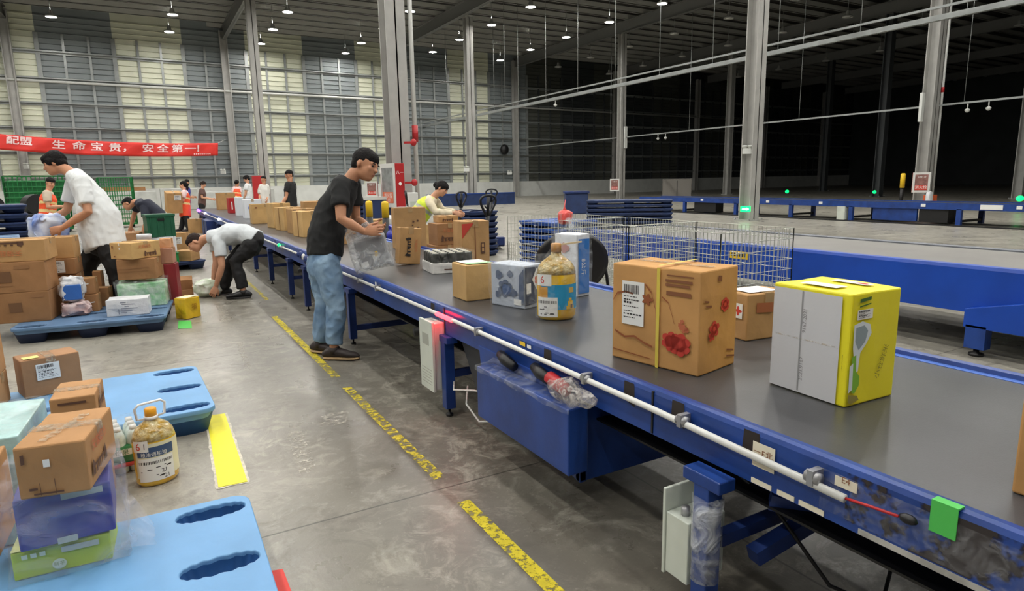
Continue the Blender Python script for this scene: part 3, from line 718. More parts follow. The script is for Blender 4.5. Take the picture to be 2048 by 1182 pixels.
k.ink('R', [[(.02,.285),(.05,.28),(.05,.287),(.02,.292)],[(.03,.265),(.07,.26),(.07,.268),(.03,.272)],[(.19,.07),(.24,.06),(.24,.067),(.19,.077)],[(.19,.045),(.25,.035),(.25,.042),(.19,.052)],[(.11,.355),(.135,.352),(.135,.375),(.11,.378)]], M_inkb, 'print_lines')
k.decal('clear_tape', [M_tapew], lambda m_: m_.box(k.P('T',.20,.13,.001), (.38,.03,.002)))

M_ycard = mat('yellow_carton', (240,228,40), .45, bump=.05, bscale=30); M_wcard = mat('white_carton_face', (206,206,208), .5, bump=.06, bscale=20)
k = Carton('bright yellow carton with a white front, leaning label and green picture, on the belt', (2.040,1.336), 87.4, .303, .248, .375, M_ycard, B, tape=False)
k.decal('white_front', [M_wcard], lambda m_: k.rect(m_,'L',.006,.004,.272,.362,0,.002))
k.decal('front_seam', [mat('grey_seam', (150,150,150), .6), M_tapew], lambda m_: (k.rect(m_,'L',.122,.01,.128,.36,0,.003), k.rect(m_,'L',.02,.192,.27,.197,1,.0032)))
k.text('L', '9167-2021', .020, .138, .26, mat('grey_print', (128,126,128), .6), rot=pi/2); k.text('L', '2021.9167', .020, .135, .09, mat('grey_print', (128,126,128), .6), rot=pi/2)
M_pg = mat('picture_green', (132,190,60), .5); M_pw = mat('picture_white', (222,232,236), .5); M_pgr = mat('picture_grey', (150,166,170), .5); M_pd = mat('dark_green_print', (70,110,50), .55)
k.ink('R', [[(.03,.345),(.085,.352),(.085,.362),(.03,.357)],[(.03,.33),(.085,.337),(.085,.341),(.03,.335)]], M_pd)
k.label('R', .022, .290, .098, .322, 9, 'small_label')
k.ink('R', [[(.01,.275),(.05,.284),(.09,.27),(.10,.24),(.075,.205),(.05,.18),(.045,.12),(.03,.11),(.012,.2)]], M_pw, 'picture_panel', .0024)
k.ink('R', [[(.02,.265),(.06,.27),(.08,.25),(.07,.215),(.04,.19),(.02,.22)]], M_pgr, 'picture_panel', .0028)
k.ink('R', [[(.01,.17),(.03,.175),(.035,.12),(.055,.10),(.055,.07),(.035,.045),(.02,.05),(.012,.1)]], M_pg, 'picture_panel', .0030)
k.ink('R', [[(.002,.14),(.018,.15),(.022,.06),(.004,.05)]], M_pw, 'picture_panel', .0032); k.ink('R', [[(.005,.045),(.05,.035),(.06,.02),(.02,.01),(.005,.02)]], mat('picture_brown', (150,140,70), .6), 'picture_panel', .003)
k.text('R', '小仓鲜米', .030, .165, .135, mat('olive_print', (150,140,40), .6), rot=radians(68))
k.decal('top_label', [M_paper, M_inkr], lambda m_: (k.rect(m_,'T',.08,.03,.22,.09,0,.003), k.rect(m_,'T',.10,.16,.24,.20,0,.003), k.rect(m_,'T',.19,.17,.23,.19,1,.0034)))
k.text('L', '·一·一·一', .014, .288, .15, mat('olive_print', (150,140,40), .6), rot=pi/2)

k = Carton('plain tan carton with white and green top sticker, left of the wrapped grey parcel', (1.81,3.677), 88.7, .22, .22, .228, K3, B, tape=False)
k.decal('top_sticker', [M_paper, mat('pale_green', (160,206,150), .6)], lambda m_: (k.rect(m_,'T',.01,.02,.15,.19,0,.003), k.rect(m_,'T',.155,.02,.21,.19,1,.003)))
M_navy = mat('navy_box', (52,62,84), .5, var=.3, vscale=8, var2=(150,160,176)); M_greyblue = mat('grey_blue_print', (82,96,122), .5)
k = Carton('grey and navy box wrapped in cloudy plastic film with red and white diamond sticker', (1.915,3.309), 107.6, .272, .171, .255, mat('pale_box', (186,194,206), .5), B, name='wrapped_parcel', cat='parcel', tape=False)
k.ink('L', cluster(.12,.11,.05)+[blob(.07,.19,.028,lob=3,amp=.12), blob(.16,.20,.022,lob=4,amp=.1), blob(.06,.07,.022,lob=3,amp=.1), blob(.19,.09,.026,lob=3,amp=.15)], M_greyblue, 'picture_panel'); k.ink('L', [[(.225,.03),(.27,.03),(.27,.24),(.235,.2)]], M_greyblue, 'picture_panel')
k.ink('L', [blob(.13,.105,.035,lob=3,amp=.1)], mat('picture_blue', (62,90,136), .5), 'picture_panel', .003)
k.ink('R', [[(0,.02),(.168,.03),(.168,.24),(.0,.245)]], mat('dark_side', (58,64,80), .5), 'side_panel', .002)
k.decal('white_patch', [M_paper], lambda m_: (k.rect(m_,'R',.01,.09,.05,.15,0,.003), k.rect(m_,'L',.19,.02,.25,.055,0,.003)))
k.decal('diamond_sticker', [M_paper, M_inkr], lambda m_: (m_.poly([k.P('R',a,b,.0034) for a, b in ((.06,.17),(.10,.105),(.14,.17),(.10,.235))]), m_.poly([k.P('R',a,b,.004) for a, b in blob(.103,.165,.022,lob=3,amp=.25)], 1)))
def wrap(t, w, d, h, m, name='plastic_wrap', puff=.012, seed=0, knot=False, z0=0.0, sub=7):
    bm = bmesh.new(); bmesh.ops.create_cube(bm, size=1); bmesh.ops.subdivide_edges(bm, edges=bm.edges, cuts=sub, use_grid_fill=True)
    o_ = Vector((seed*7.3, seed*3.1, 1))
    for v in bm.verts:
        q = v.co; f = 1
        p = Vector((q.x*(w+2*puff), q.y*(d+2*puff), (q.z+.5)*(h+puff)+z0))
        n = noise.noise_vector(p*9+o_)*puff*1.1
        if q.z < -.45: n = Vector((n.x, n.y, 0))
        if knot and q.z > .45:
            r = max(abs(q.x), abs(q.y))*2; p.z += (1-r)**2*h*.22; 
        v.co = p+n
        if v.co.z < z0+.001: v.co.z = z0+.001
    for f in bm.faces: f.smooth = True
    me = bpy.data.meshes.new(name); bm.to_mesh(me); bm.free(); me.materials.append(m); return link(name, me, t)
wrap(k.t, k.w, k.d, k.h, M_film, seed=2)
# tall bag-wrapped blue and white box behind the oil bottle
p = atx(1150, 588, 2.43)
k = Carton('tall white and blue box in a knotted clear bag, behind the oil bottle', (2.39, 3.41), 100, .20, .12, .40, mat('white_box', (226,230,236), .5), B, name='bagged_box', cat='box', tape=False)
k.ink('R', [[(.012,.02),(.11,.02),(.11,.37),(.012,.37)]], mat('bag_blue', (54,120,196), .45), 'blue_panel'); k.text('R', '8公斤', .045, .055, .19, M_paper, rot=-pi/2)
k.ink('L', [blob(.1,.31,.035,lob=3,amp=.2)], mat('faded_pink', (196,150,146), .6), 'printed_mark')
wrap(k.t, k.w, k.d, k.h, film('clear_bag', op=.10), seed=5, knot=True)
m_ = MB(); m_.tube([(0,0,.44),(.01,0,.47),(.03,.005,.49),(.05,.0,.485)], [.02,.012,.016,.01], 8); m_.build('knot', M_filmw, k.t)

k = Carton('tall upright brown carton with a red triangle print, at the far belt edge', (2.555,5.237), 84.3, .24, .262, .392, K1, B)
k.ink('R', [[(.0,.37),(.11,.375),(.002,.24)]], mat('tri_red', (196,66,52), .6)); k.ink('R', [[(.12,.02),(.128,.02),(.128,.36),(.12,.36)]], M_inkb)
k.ink('R', [[(.175,.10),(.215,.10),(.215,.20),(.175,.20)],[(.06,.01),(.12,.01),(.12,.05),(.08,.055)],[(.13,.01),(.22,.015),(.22,.03),(.13,.03)]], mat('brown_print', (96,66,50), .7)); k.ink('R', [[(.185,.12),(.205,.12),(.205,.15),(.185,.15)],[(.185,.16),(.205,.16),(.205,.19),(.185,.19)]], K1, 'printed_mark', .0032)
k.ink('L', [[(.13,.06),(.19,.055),(.19,.11),(.13,.115)]], mat('grey_brown_print', (128,112,96), .7))
# tray of cans
k = Carton('white shrink-wrapped tray of dark drink cans in front of the tall triangle carton', (2.19,4.953), 82.1, .336, .36, .085, mat('white_tray', (226,224,220), .5, var=.08, vscale=10), B, name='can_tray', cat='tray', tape=False)
k.ink('R', [blob(.25,.045,.018,lob=3,amp=.3)], M_inkr); k.ink('R', [[(.1,.03),(.2,.028),(.2,.036),(.1,.038)]], mat('brown_print', (96,66,50), .7))
M_can = mat('dark_can', (48,52,46), .3, .4, var=.4, vscale=30); M_lid = mat('can_lid', (238,234,216), .5, 0)
c0 = None
for i in range(5):
    for j in range(5):
        x, y = -k.w/2+.036+i*.066, -k.d/2+.04+j*.070
        m_ = MB(); m_.lathe([(.026,.08),(.032,.088),(.032,.155),(.026,.166),(.024,.164)], (x,y,0), 12)
        o = m_.build('can', M_can, k.t); m_ = MB(); m_.lathe([(.026,.166),(.023,.162),(.002,.162)], (x,y,.001), 10); m_.build('can_lid', M_lid, o)
wrap(k.t, k.w, k.d, .17, film('shrink_film', (244,242,236), .12, 12), seed=3, puff=.006)

k = Carton('brown carton leaning slightly left with a dark wordmark down its face, beside the man', (2.045,5.535), 97, .085, .215, .328, K1, B, tilt=(6,0))
k.wordmark('R', .05, .07, .17, .06, vert=True); k.text('R', '天猫超市', .03, .16, .17, mat('red_faint', (200,120,76), .7), rot=-pi/2)
k.t.location.z += .008

def row(label, c, ang, w, d, h, m=K1, z=B, **kw): return Carton(label, c, ang, w, d, h, m, z, **kw)
k = row('large tan carton on the far belt edge with paw-like dots down its face', (2.60,6.93), 84, .16, .36, .46, K1); k.ink('R', [blob(.21,.30,.013,lob=3), blob(.26,.31,.013), blob(.215,.23,.013), blob(.262,.23,.014), blob(.20,.26,.01), blob(.19,.17,.018), [(.19,.07),(.27,.07),(.26,.11),(.2,.10)]], mat('brown_print', (96,66,50), .7))
k.label('T', .02,.05,.1,.18,8)
# --- cartons further down the belt, left of the man
k = row('wide tan carton, leftmost of the row on the far belt', (2.03,13.2), 90, .30, .52, .37, K3); k.ink('R', [[(.06,.29),(.10,.29),(.10,.32),(.06,.32)],[(.42,.22),(.47,.22),(.47,.28),(.42,.28)]], M_inkb)
row('tan carton second in the row on the belt, half hidden behind the double-ridged one', (2.02,11.7), 100, .34, .3, .42, K3)
k = row('tan carton with a tape seam, standing in front of the dark-printed one', (2.02,10.95), 100.9, .40, .26, .37, K3); k.ink('L', [[(.19,0),(.205,0),(.205,.36),(.19,.36)]], M_inkb)
k = row('tan carton with dark printed band on its right side, in the far belt row', (2.08,10.15), 97, .30, .36, .37, K1); k.ink('R', [[(.01,.0),(.06,.0),(.06,.36),(.01,.36)]], mat('brown_print', (80,56,44), .7)); k.wordmark('R', .09, .07, .26, .12, mat('brown_print', (80,56,44), .7), vert=True)
k = row('tall tan carton nearest to the man in the far belt row', (2.02,9.45), 100, .38, .3, .36, K3); k.ink('L', [[(.2,0),(.215,0),(.215,.35),(.2,.35)]], M_inkb)
row('wide brown carton at the back of the far belt row with a white end', (2.50,10.7), 88, .3, .56, .46, K1)
row('brown carton pushed between two tan ones at the back of the far belt row', (2.52,12.9), 90, .34, .5, .30, K1)
row('brown carton on the belt just under the man\'s forearms', (2.05,7.95), 92, .22, .24, .26, K1)
row('small reddish-brown carton on the belt right of the man\'s chest', (2.52,9.4), 92, .28, .28, .34, K2)
# red, white and blue-dot boxes far down the belt
k = row('red carton standing at the far end of the belt', (2.12,18.6), 95, .3, .34, .40, M_red); k.ink('R', [[(.05,.1),(.08,.1),(.08,.3),(.05,.3)],[(.14,.18),(.17,.18),(.17,.28),(.14,.28)]], M_paper)
k = row('plain white box next to the red carton at the far end of the belt', (2.13,17.0), 95, .3, .34, .44, mat('white_box', (226,230,236), .5))
k = row('white box with a round blue logo far down the belt', (2.10,15.4), 92, .3, .36, .42, mat('white_box', (226,230,236), .5)); k.ink('R', [blob(.16,.23,.08,amp=0)], mat('logo_blue', (40,80,180), .5))
row('brown carton at the very far end of the belt beyond the red one', (2.2,21.5), 95, .3, .5, .5, K1)
row('small light carton behind the red carton on the far belt', (2.55,20.0), 92, .3, .6, .3, K3)
# carton behind the yellow one, and sliver at the right edge
k = Carton('brown carton with a white top label behind the bright yellow one', (2.47,2.02), 84, .17, .255, .215, K1, B); k.decal('top_label', [M_paper], lambda m_: k.rect(m_,'T',.02,.03,.15,.2,0,.003)); k.decal('red_sticker', [M_paper, M_inkr], lambda m_: (k.rect(m_,'L',.09,.10,.145,.17,0,.003), m_.poly([k.P('L',a,b,.004) for a, b in blob(.118,.135,.018,lob=4,amp=.4)], 1)))
k.ink('R', [[(.05,.13),(.15,.125),(.15,.17),(.05,.175)]], mat('rust_print', (168,100,60), .7))
p = atz(2034, 993, CZ); Carton('orange-brown carton cut off by the right edge of the photo, on the belt', (p.x+.17, p.y-.10), 95, .26, .30, .34, kraft('kraft_orange', (196,148,92)), B)
# ================================================================== PALLETS
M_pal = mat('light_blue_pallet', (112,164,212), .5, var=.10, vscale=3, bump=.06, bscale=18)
M_cup = mat('shaded_cup_blue', (34,84,142), .5, var=.15, vscale=10)  # darker than the deck: recess shade put into the cup colour
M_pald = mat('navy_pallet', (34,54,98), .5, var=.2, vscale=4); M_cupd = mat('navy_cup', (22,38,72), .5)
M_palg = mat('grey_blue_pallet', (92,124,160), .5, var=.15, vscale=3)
def rrect(w, d, r, n=6):
    out = []
    for cx, cy, a0 in ((w/2-r,d/2-r,0),(-w/2+r,d/2-r,90),(-w/2+r,-d/2+r,180),(w/2-r,-d/2+r,270)):
        for k in range(n+1): a = radians(a0+90*k/n); out.append((cx+r*cos(a), cy+r*sin(a)))
    return out
def oval(cx, cy, a, b, n=102, wav=.07):
    return [(cx+a*(abs(cos(t))**.85*math.copysign(1,cos(t))), cy+b*(1+wav*sin(17*t))*(abs(sin(t))**.72*math.copysign(1,sin(t)))) for t in [2*pi*i/n for i in range(n)]]
def plate(outer, holes, z0, z1, m, name, parent, bevel=.004):
    cu = bpy.data.curves.new('p', 'CURVE'); cu.dimensions = '2D'; cu.fill_mode = 'BOTH'; cu.extrude = (z1-z0)/2-bevel; cu.bevel_depth = bevel; cu.bevel_resolution = 1; cu.offset = -bevel
    for pts in [outer]+holes:
        s = cu.splines.new('POLY'); s.points.add(len(pts)-1); s.use_cyclic_u = True
        for p, q in zip(s.points, pts): p.co = (q[0], q[1], 0, 1)
    o = bpy.data.objects.new('p', cu); COL.objects.link(o); dg = bpy.context.evaluated_depsgraph_get()
    me = bpy.data.meshes.new_from_object(o.evaluated_get(dg)); bpy.data.objects.remove(o); bpy.data.curves.remove(cu)
    for v in me.vertices: v.co.z += (z0+z1)/2
    me.materials.clear(); me.materials.append(m); return link(name, me, parent)
def make_pallet(label, c, rz=0, W=1.2, D=1.0, m=None, mc=None, h=.15, group=None, cups=True):
    m = m or M_pal; mc = mc or M_cup
    t = thing('plastic_pallet', label, 'pallet', c, rz, group)
    hs = [(x, y) for x in (-W/2+.145, 0, W/2-.145) for y in (-D/2+.10, 0, D/2-.10)]
    holes = [oval(x, y, .122, .052) for x, y in hs]
    plate(rrect(W, D, .07), holes, h-.028, h, m, 'deck', t)
    m_ = MB(); n = 28; ro = rrect(W-.01, D-.01, .07)
    vs = [(x,y,h-.012) for x, y in ro]+[(x*.97,y*.97,max(.04,h-.06)) for x, y in ro]; k = len(ro)
    m_.add(vs, [(i,(i+1)%k,k+(i+1)%k,k+i) for i in range(k)], 0, True); m_.build('rim', m, t)
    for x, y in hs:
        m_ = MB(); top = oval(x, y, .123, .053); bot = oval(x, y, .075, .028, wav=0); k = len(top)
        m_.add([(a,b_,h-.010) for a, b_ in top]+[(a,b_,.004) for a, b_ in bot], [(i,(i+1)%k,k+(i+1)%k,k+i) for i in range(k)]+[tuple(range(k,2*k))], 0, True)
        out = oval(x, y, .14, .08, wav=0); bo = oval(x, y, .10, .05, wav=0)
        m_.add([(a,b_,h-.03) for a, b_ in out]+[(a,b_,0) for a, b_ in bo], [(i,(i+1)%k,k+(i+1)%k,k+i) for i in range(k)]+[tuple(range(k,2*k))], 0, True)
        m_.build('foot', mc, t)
    return t
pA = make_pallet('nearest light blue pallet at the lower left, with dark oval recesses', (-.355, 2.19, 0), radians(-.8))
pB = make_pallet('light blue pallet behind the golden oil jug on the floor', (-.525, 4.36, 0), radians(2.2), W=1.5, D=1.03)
pC = make_pallet('dusty grey-blue pallet under the mixed parcels at the running man\'s feet', (-.49, 7.56, 0), radians(-6), D=1.05, W=1.25, m=M_palg, mc=M_cupd)  # darker blue holds both its dirt and the shade it stands in
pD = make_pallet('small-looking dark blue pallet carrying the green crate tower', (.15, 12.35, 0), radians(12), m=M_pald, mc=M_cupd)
def stack(c, n, label, rz=0, m=M_pald, dz=.11, group='x', W=1.2, D=1.0):
    first = make_pallet(label % 'lowest', c, rz, W, D, m, M_cupd, group=None, h=dz-.002)
    names = ['second','third','fourth','fifth','sixth','seventh','eighth','ninth','tenth','eleventh','twelfth','thirteenth','fourteenth','fifteenth','sixteenth']
    for k in range(1, n):
        o = copy_tree(first); o.location = (c[0], c[1], c[2]+k*dz); o['label'] = label % ('topmost' if k == n-1 else names[k-1]+' from the floor')
stack((10.9, 13.0, 0), 8, 'navy pallet, %s in the wide stack behind the wire cages', radians(-40), dz=.105, W=2.15, D=1.0)
stack((5.85, 8.75, 0), 7, 'blue pallet, %s in the stack behind the leftmost wire cage', radians(8), mat('royal_pallet', (36,84,168), .5, var=.2, vscale=4), dz=.105, W=.9)
stack((-2.05, 11.3, 0), 10, 'navy pallet, %s in the tall stack at the left edge', radians(10), dz=.118)
stack((-1.78, 9.6, 0), 7, 'grey-blue pallet, %s in the low stack at the left edge', radians(8), M_palg, dz=.118, W=.9)
stack((5.35, 17.4, 0), 8, 'navy pallet, %s in the stack behind the left bollard', radians(5), dz=.11)
stack((5.38, 11.0, 0), 8, 'navy pallet, %s in the stack between the pallet truck handles', radians(5), dz=.105, W=.62)

# ---- foreground stack on the nearest pallet
Z = .151
M_lime = mat('lime_box', (186,206,74), .45, var=.05, vscale=4); M_limet = mat('pale_lime', (214,222,150), .5)
k = Carton('lime green flat box inside clear plastic at the bottom of the nearest pile', (-.345,2.52), 177.4, .272, .20, .096, M_lime, Z, name='wrapped_box', tape=False, sag=.001)
k.decal('lid', [M_limet], lambda m_: k.rect(m_,'T',0,0,.272,.20,0,.0006)); k.ink('L', [[(.135,.066),(.24,.066),(.24,.086),(.135,.086)]], mat('grey_label', (188,196,186), .5))
k.ink('L', [blob(.125,.03,.02,amp=0)], mat('pale_badge', (206,220,196), .5), 'round_badge'); k.ink('L', [[(.028+i*.024,.07),(.044+i*.024,.07),(.044+i*.024,.085),(.028+i*.024,.085)] for i in range(3)], mat('pale_badge', (206,220,196), .5)); k.text('L', '鲜芋', .016, .125, .03, mat('green_print', (120,150,70), .6))
M_vio = mat('deep_blue_box', (52,50,146), .45, var=.08, vscale=5)
k2 = Carton('deep blue box in clear plastic, between the lime box and the taped brown carton', (-.327,2.535), 181.5, .262, .26, .176, M_vio, Z+.104, name='wrapped_box', tape=False, sag=.002)
k2.ink('L', [[(.125,.148),(.24,.148),(.24,.17),(.125,.17)],[(.10,-.0),(.155,-.0),(.155,.022),(.10,.022)]], mat('grey_label', (188,196,206), .5))
wm = wrap(k2.t, .275, .245, .31, film('bag_film', (226,226,240), .22, 6), name='clear_bag', puff=.028, seed=8, z0=-.10)
m_ = MB(); g = []; n = 10
for i in range(n+1):
    for j in range(5):
        f = j/4; g.append(Vector((-.14-.10*f+.01*noise.noise((i*.8,j,1)), .14-.02*f-.06*i/n, -.095+.03*(1-f)+.26*(i/n)*(1-f*.8)+.02*noise.noise((i*.9,j*1.4,4)))))
m_.add(g, [(i*5+j,i*5+j+1,(i+1)*5+j+1,(i+1)*5+j) for i in range(n) for j in range(4)], 0, True); m_.build('bag_flap', film('bag_film', (226,226,240), .30, 9), k2.t)
k = Carton('taped brown carton on top of the deep blue box, with red print on its side', (-.30,2.49), 169.3, .19, .325, .17, kraft('kraft_warm', (182,138,94)), Z+.10+.178+.022, tapem=M_tapew)
k.ink('L', [[(.018,.115),(.028,.117),(.028,.148),(.018,.146)],[(.04,.012),(.12,.012),(.12,.018),(.04,.018)],[(.058,.01),(.06,.01),(.06,.05),(.058,.05)],[(.098,.01),(.1,.01),(.1,.06),(.098,.06)],[(.03,.028),(.052,.028),(.052,.036),(.03,.036)]], mat('brown_print', (80,56,44), .7)); k.decal('white_scrap', [M_paper], lambda m_: k.rect(m_,'L',.075,.10,.093,.125,0,.003))
k.wordmark('R', .03, .035, .16, .055, mat('brown_print', (80,56,44), .7)); k.text('R', '天猫超市', .04, .13, .125, mat('orange_red_print', (204,104,70), .7))
k.decal('tape_glare', [M_tapew], lambda m_: [m_.box(k.P('T',.07+.008*i+.02*noise.noise((i,1,1)),.04+.03*i,.001), (.022,.03,.0012), i*.7) for i in range(8)])
# things beside it
M_teal = mat('teal_wrap', (168,206,204), .3, var=.2, vscale=8, bump=.3, bscale=14)
k = Carton('pale teal plastic-wrapped bundle with a white barcode label at the left edge', (-.70,3.28), 176, .40, .50, .445, M_teal, .004, name='wrapped_bundle', cat='parcel', tape=False, sag=.02)
k.label('L', .12, .24, .36, .40, 12); wrap(k.t, k.w, k.d, k.h, M_film, seed=11)
k = Carton('brown carton with red print cut off at the left edge beside the deep blue box', (-.73,2.72), 178, .36, .42, .30, kraft('kraft_warm', (182,138,94)), Z)
k.ink('L', [[(.27,.05),(.345,.05),(.345,.19),(.27,.19)]], mat('maroon_print', (130,66,62), .7))
k = Carton('small brown taped carton behind the taped carton with red print', (-.335,3.28), -183.7, .162, .262, .53, kraft('kraft_warm', (182,138,94)), .004, tapem=M_tapew); k.wordmark('R', .06, .445, .15, .06, mat('brown_print', (80,56,44), .7))
k.ink('L', [[(.03,.50),(.13,.50),(.13,.51),(.03,.51)]], mat('brown_print', (80,56,44), .7))
k = Carton('brown carton with a white barcode label on its angled front, beside the tall edge carton', (-.64,4.80), 150, .20, .30, .235, kraft('kraft_dull', (164,124,90)), Z, tapem=M_tapew)
k.t.rotation_euler.z = radians(108); k.t.location = (-.62, 4.78, Z)
k.label('R', .07, .10, .19, .20, 21)
k.decal('yellow_scrap', [mat('yellow_scrap', (226,220,120), .5)], lambda m_: k.rect(m_,'T',.12,.02,.19,.10,0,.003))
k = Carton('lower brown carton of the two stacked at the far left edge', (-1.00,4.62), 176, .36, .22, .19, kraft('kraft_warm', (182,138,94)), Z)
k = Carton('upper brown carton of the two stacked at the far left edge', (-1.00,4.62), 176, .36, .225, .36, kraft('kraft_warm', (182,138,94)), Z+.19); k.ink('L', [[(.30,.08),(.35,.08),(.35,.10),(.30,.10)]], M_ink); k.ink('L', [[(.30,.085),(.345,.085),(.345,.095),(.30,.095)]], kraft('kraft_warm', (182,138,94)), 'printed_mark', .003)
# ---- oil jugs
M_oil = mat('golden_oil', (240,202,56), .08, trans=.0, coat=.8, var=.25, vscale=9, var2=(222,172,34)); M_head = mat('clear_bottle_head', (222,208,160), .10, bump=.9, bscale=40, coat=.6, var=.3, vscale=40, var2=(190,152,60))
M_cap = mat('amber_cap', (240,168,40), .35)
def jug(label, c, rz, lab, cap, s=1.0, hand_=True):
    t = thing('oil_jug', label, 'bottle', c, rz)
    m_ = MB(); m_.lathe([(.05,0),(.086,.004),(.095,.02),(.096,.10),(.093,.13),(.096,.16),(.096,.215),(.090,.240)], n=28, squash=.8, cap=True); m_.lathe([(.09,.239),(.001,.24)], n=28, squash=.8, cap=False); m_.build('body', M_oil, t)
    m_ = MB(); m_.lathe([(.0965,.222),(.088,.252),(.072,.278),(.045,.298),(.026,.312),(.024,.330)], n=28, squash=.8); m_.build('shoulder', M_head, t)
    m_ = MB(); m_.lathe([(.026,.325),(.026,.362),(.020,.366)], n=18); m_.build('cap', cap, t)
    if hand_: m_ = MB(); m_.lathe([(.03,.312),(.03,.328)], n=18); m_.tube([(-.03,0,.318),(-.062,0,.322),(-.068,0,.375),(-.05,0,.392),(.05,0,.392),(.068,0,.375),(.062,0,.322),(.03,0,.318)], .006, 8); m_.build('handle', mat('white_handle', (236,236,234), .4), t)
    def sheet(a0, a1, z0, z1, m, name, e=.0975, text=None, q=None):
        m_ = MB(); n = 14
        pts = [(e*cos(a0+(a1-a0)*i/n), e*.8*sin(a0+(a1-a0)*i/n)) for i in range(n+1)]
        m_.add([(x,y,z0) for x,y in pts]+[(x,y,z1) for x,y in pts], [(i,i+1,n+2+i,n+1+i) for i in range(n)], 0, True)
        return m_, m_.build(name, m, t)
    lab(sheet, t); return t
def arc_text(t, txt, size, a, z, m, e=.0985, name='printed_text', sx=1.0):
    vs, fs = text_polys(txt, size); m_ = MB()
    m_.add([(e*cos(a+p.x*sx/.092), e*.8*sin(a+p.x*sx/.092), z+p.y) for p in vs], fs); return m_.build(name, m, t)
M_lb = mat('navy_label', (58,84,122), .4); M_lc = mat('cream_label', (226,222,190), .45); M_sky = mat('sky_label', (44,150,196), .4, var=.1, vscale=10)
def barcode(sheet, a0, a1, z0, z1, seed):
    r = random.Random(seed); sheet(a0, a1, z0, z1, M_paper, 'shipping_label', .0986)
    a = a0+.05
    while a < a1-.05: q = r.uniform(.01,.05); sheet(a, min(a1-.03,a+q), z1-.03, z1-.016, M_ink, 'label_print', .0990); a += q+r.uniform(.02,.05)
    for i in range(10):
        a = r.uniform(a0+.05, a1-.3); z = r.uniform(z0+.01, z1-.045); sheet(a, a+r.uniform(.08,.25), z, z+.004, M_ink, 'label_print', .0990)
def lab1(sheet, t):
    sheet(-2.9, .35, .045, .215, M_lc, 'wrap_label'); sheet(-2.75, -1.0, .150, .198, M_lb, 'blue_band', .0980)
    barcode(sheet, -2.75, -1.05, .03, .145, 3); arc_text(t, '粮油调和油', .022, -1.95, .162, M_paper, .0988)
    sheet(-2.95, -2.15, .178, .232, M_paper, 'logo_sticker', .0990); arc_text(t, '6', .05, -2.65, .204, M_inkr, .0994, 'red_logo'); arc_text(t, '1', .04, -2.33, .204, mat('grey_print', (128,126,128), .6), .0994)
    arc_text(t, '21', .026, -1.55, .075, M_ink, .0994); arc_text(t, '21', .026, -1.45, .045, M_ink, .0994)
jug('golden oil jug with white handle and navy label, standing on the floor by the pallet', (-.072,3.37,0), radians(22), lab1, M_cap)
def lab2(sheet, t):
    sheet(-2.6, .1, .055, .175, M_sky, 'wrap_label')
    m_ = MB(); 
    sheet(-1.25, -.75, .055, .072, mat('bee_yellow', (226,180,52), .45), 'hive_picture', .0984); sheet(-1.17, -.83, .072, .095, mat('bee_yellow', (226,180,52), .45), 'hive_picture', .0984); sheet(-1.10, -.92, .095, .11, mat('bee_yellow', (226,180,52), .45), 'hive_picture', .0984)
    sheet(-1.0, -.86, .06, .078, mat('brown_print', (96,66,50), .7), 'hive_door', .0988)
    sheet(-1.1, -.78, .135, .16, mat('flower_gold', (206,176,96), .5), 'flower_picture', .0984)
    sheet(-2.75, -2.2, .115, .165, mat('orange_patch', (214,152,48), .5), 'orange_patch', .0984)
    barcode(sheet, -2.85, -1.7, .02, .115, 9)
    sheet(-2.9, -2.0, .17, .225, M_paper, 'logo_sticker', .0990); arc_text(t, '6', .05, -2.5, .198, M_inkr, .0994, 'red_logo')
j = jug('wrapped oil bottle with sky-blue label and honeycomb picture, standing on the belt', (1.90,2.86,B), radians(-20), lab2, mat('amber_brown_cap', (190,136,62), .4), hand_=False); j.scale = (1.12, 1.12, 1.12)
wrap(j, .16, .13, .30, film('bottle_film', op=.09, bscale=22), seed=13, puff=.012)
m_ = MB(); m_.lathe([(.06,.30),(.03,.34),(.026,.40),(.012,.43),(.03,.45),(.02,.47),(.004,.475)], n=12)
for v in m_.v: v += noise.noise_vector(v*30)*.004
m_.build('bag_neck', film('bottle_film', op=.16, bscale=30), j); m_ = MB(); m_.bar((.02,-.03,.362), (.11,-.06,.375), .006, .008); m_.build('twist_tie', mat('tie_cream', (220,200,160), .5), j)
# ---- six-pack of green-labelled bottles
t = thing('bottle_pack', 'shrink-wrapped pack of clear bottles with green and red labels beside the oil jug', 'bottle pack', (-.27,3.62,0), radians(8))
M_wb = mat('water_bottle', (210,222,216), .15, coat=.5, var=.2, vscale=30); M_gl = mat('green_label', (18,116,58), .4, var=.2, vscale=12)
for i in range(4):
    for j_ in range(3):
        m_ = MB(); m_.lathe([(.03,0),(.033,.01),(.033,.17),(.028,.195),(.014,.215)], (i*.067-.1,j_*.067-.067,0), 14); o = m_.build('bottle', M_wb, t)
        m_ = MB(); m_.lathe([(.016,.212),(.016,.232)], (i*.067-.1,j_*.067-.067,0), 10); m_.build('cap', M_pipe, o)
m_ = MB(); m_.bb((-.142,-.108,.05), (.142,.108,.145)); m_.build('label_sleeve', M_gl, t, .02); m_ = MB(); m_.bb((-.144,-.110,.035), (.144,.110,.062)); m_.build('red_band', mat('band_red', (196,56,52), .45), t, .02)
m_ = MB(); m_.bb((-.02,-.1105,.10), (.10,-.1095,.13)); m_.build('white_flash', M_paper, t); m_ = MB(); text_on(m_, '怡泉', .03, (.04,-.1115,.115), (1,0,0), (0,0,1)); m_.build('printed_text', M_gl, t)
wrap(t, .285, .22, .235, film('bottle_film', op=.16, bscale=30), seed=21, puff=.006)

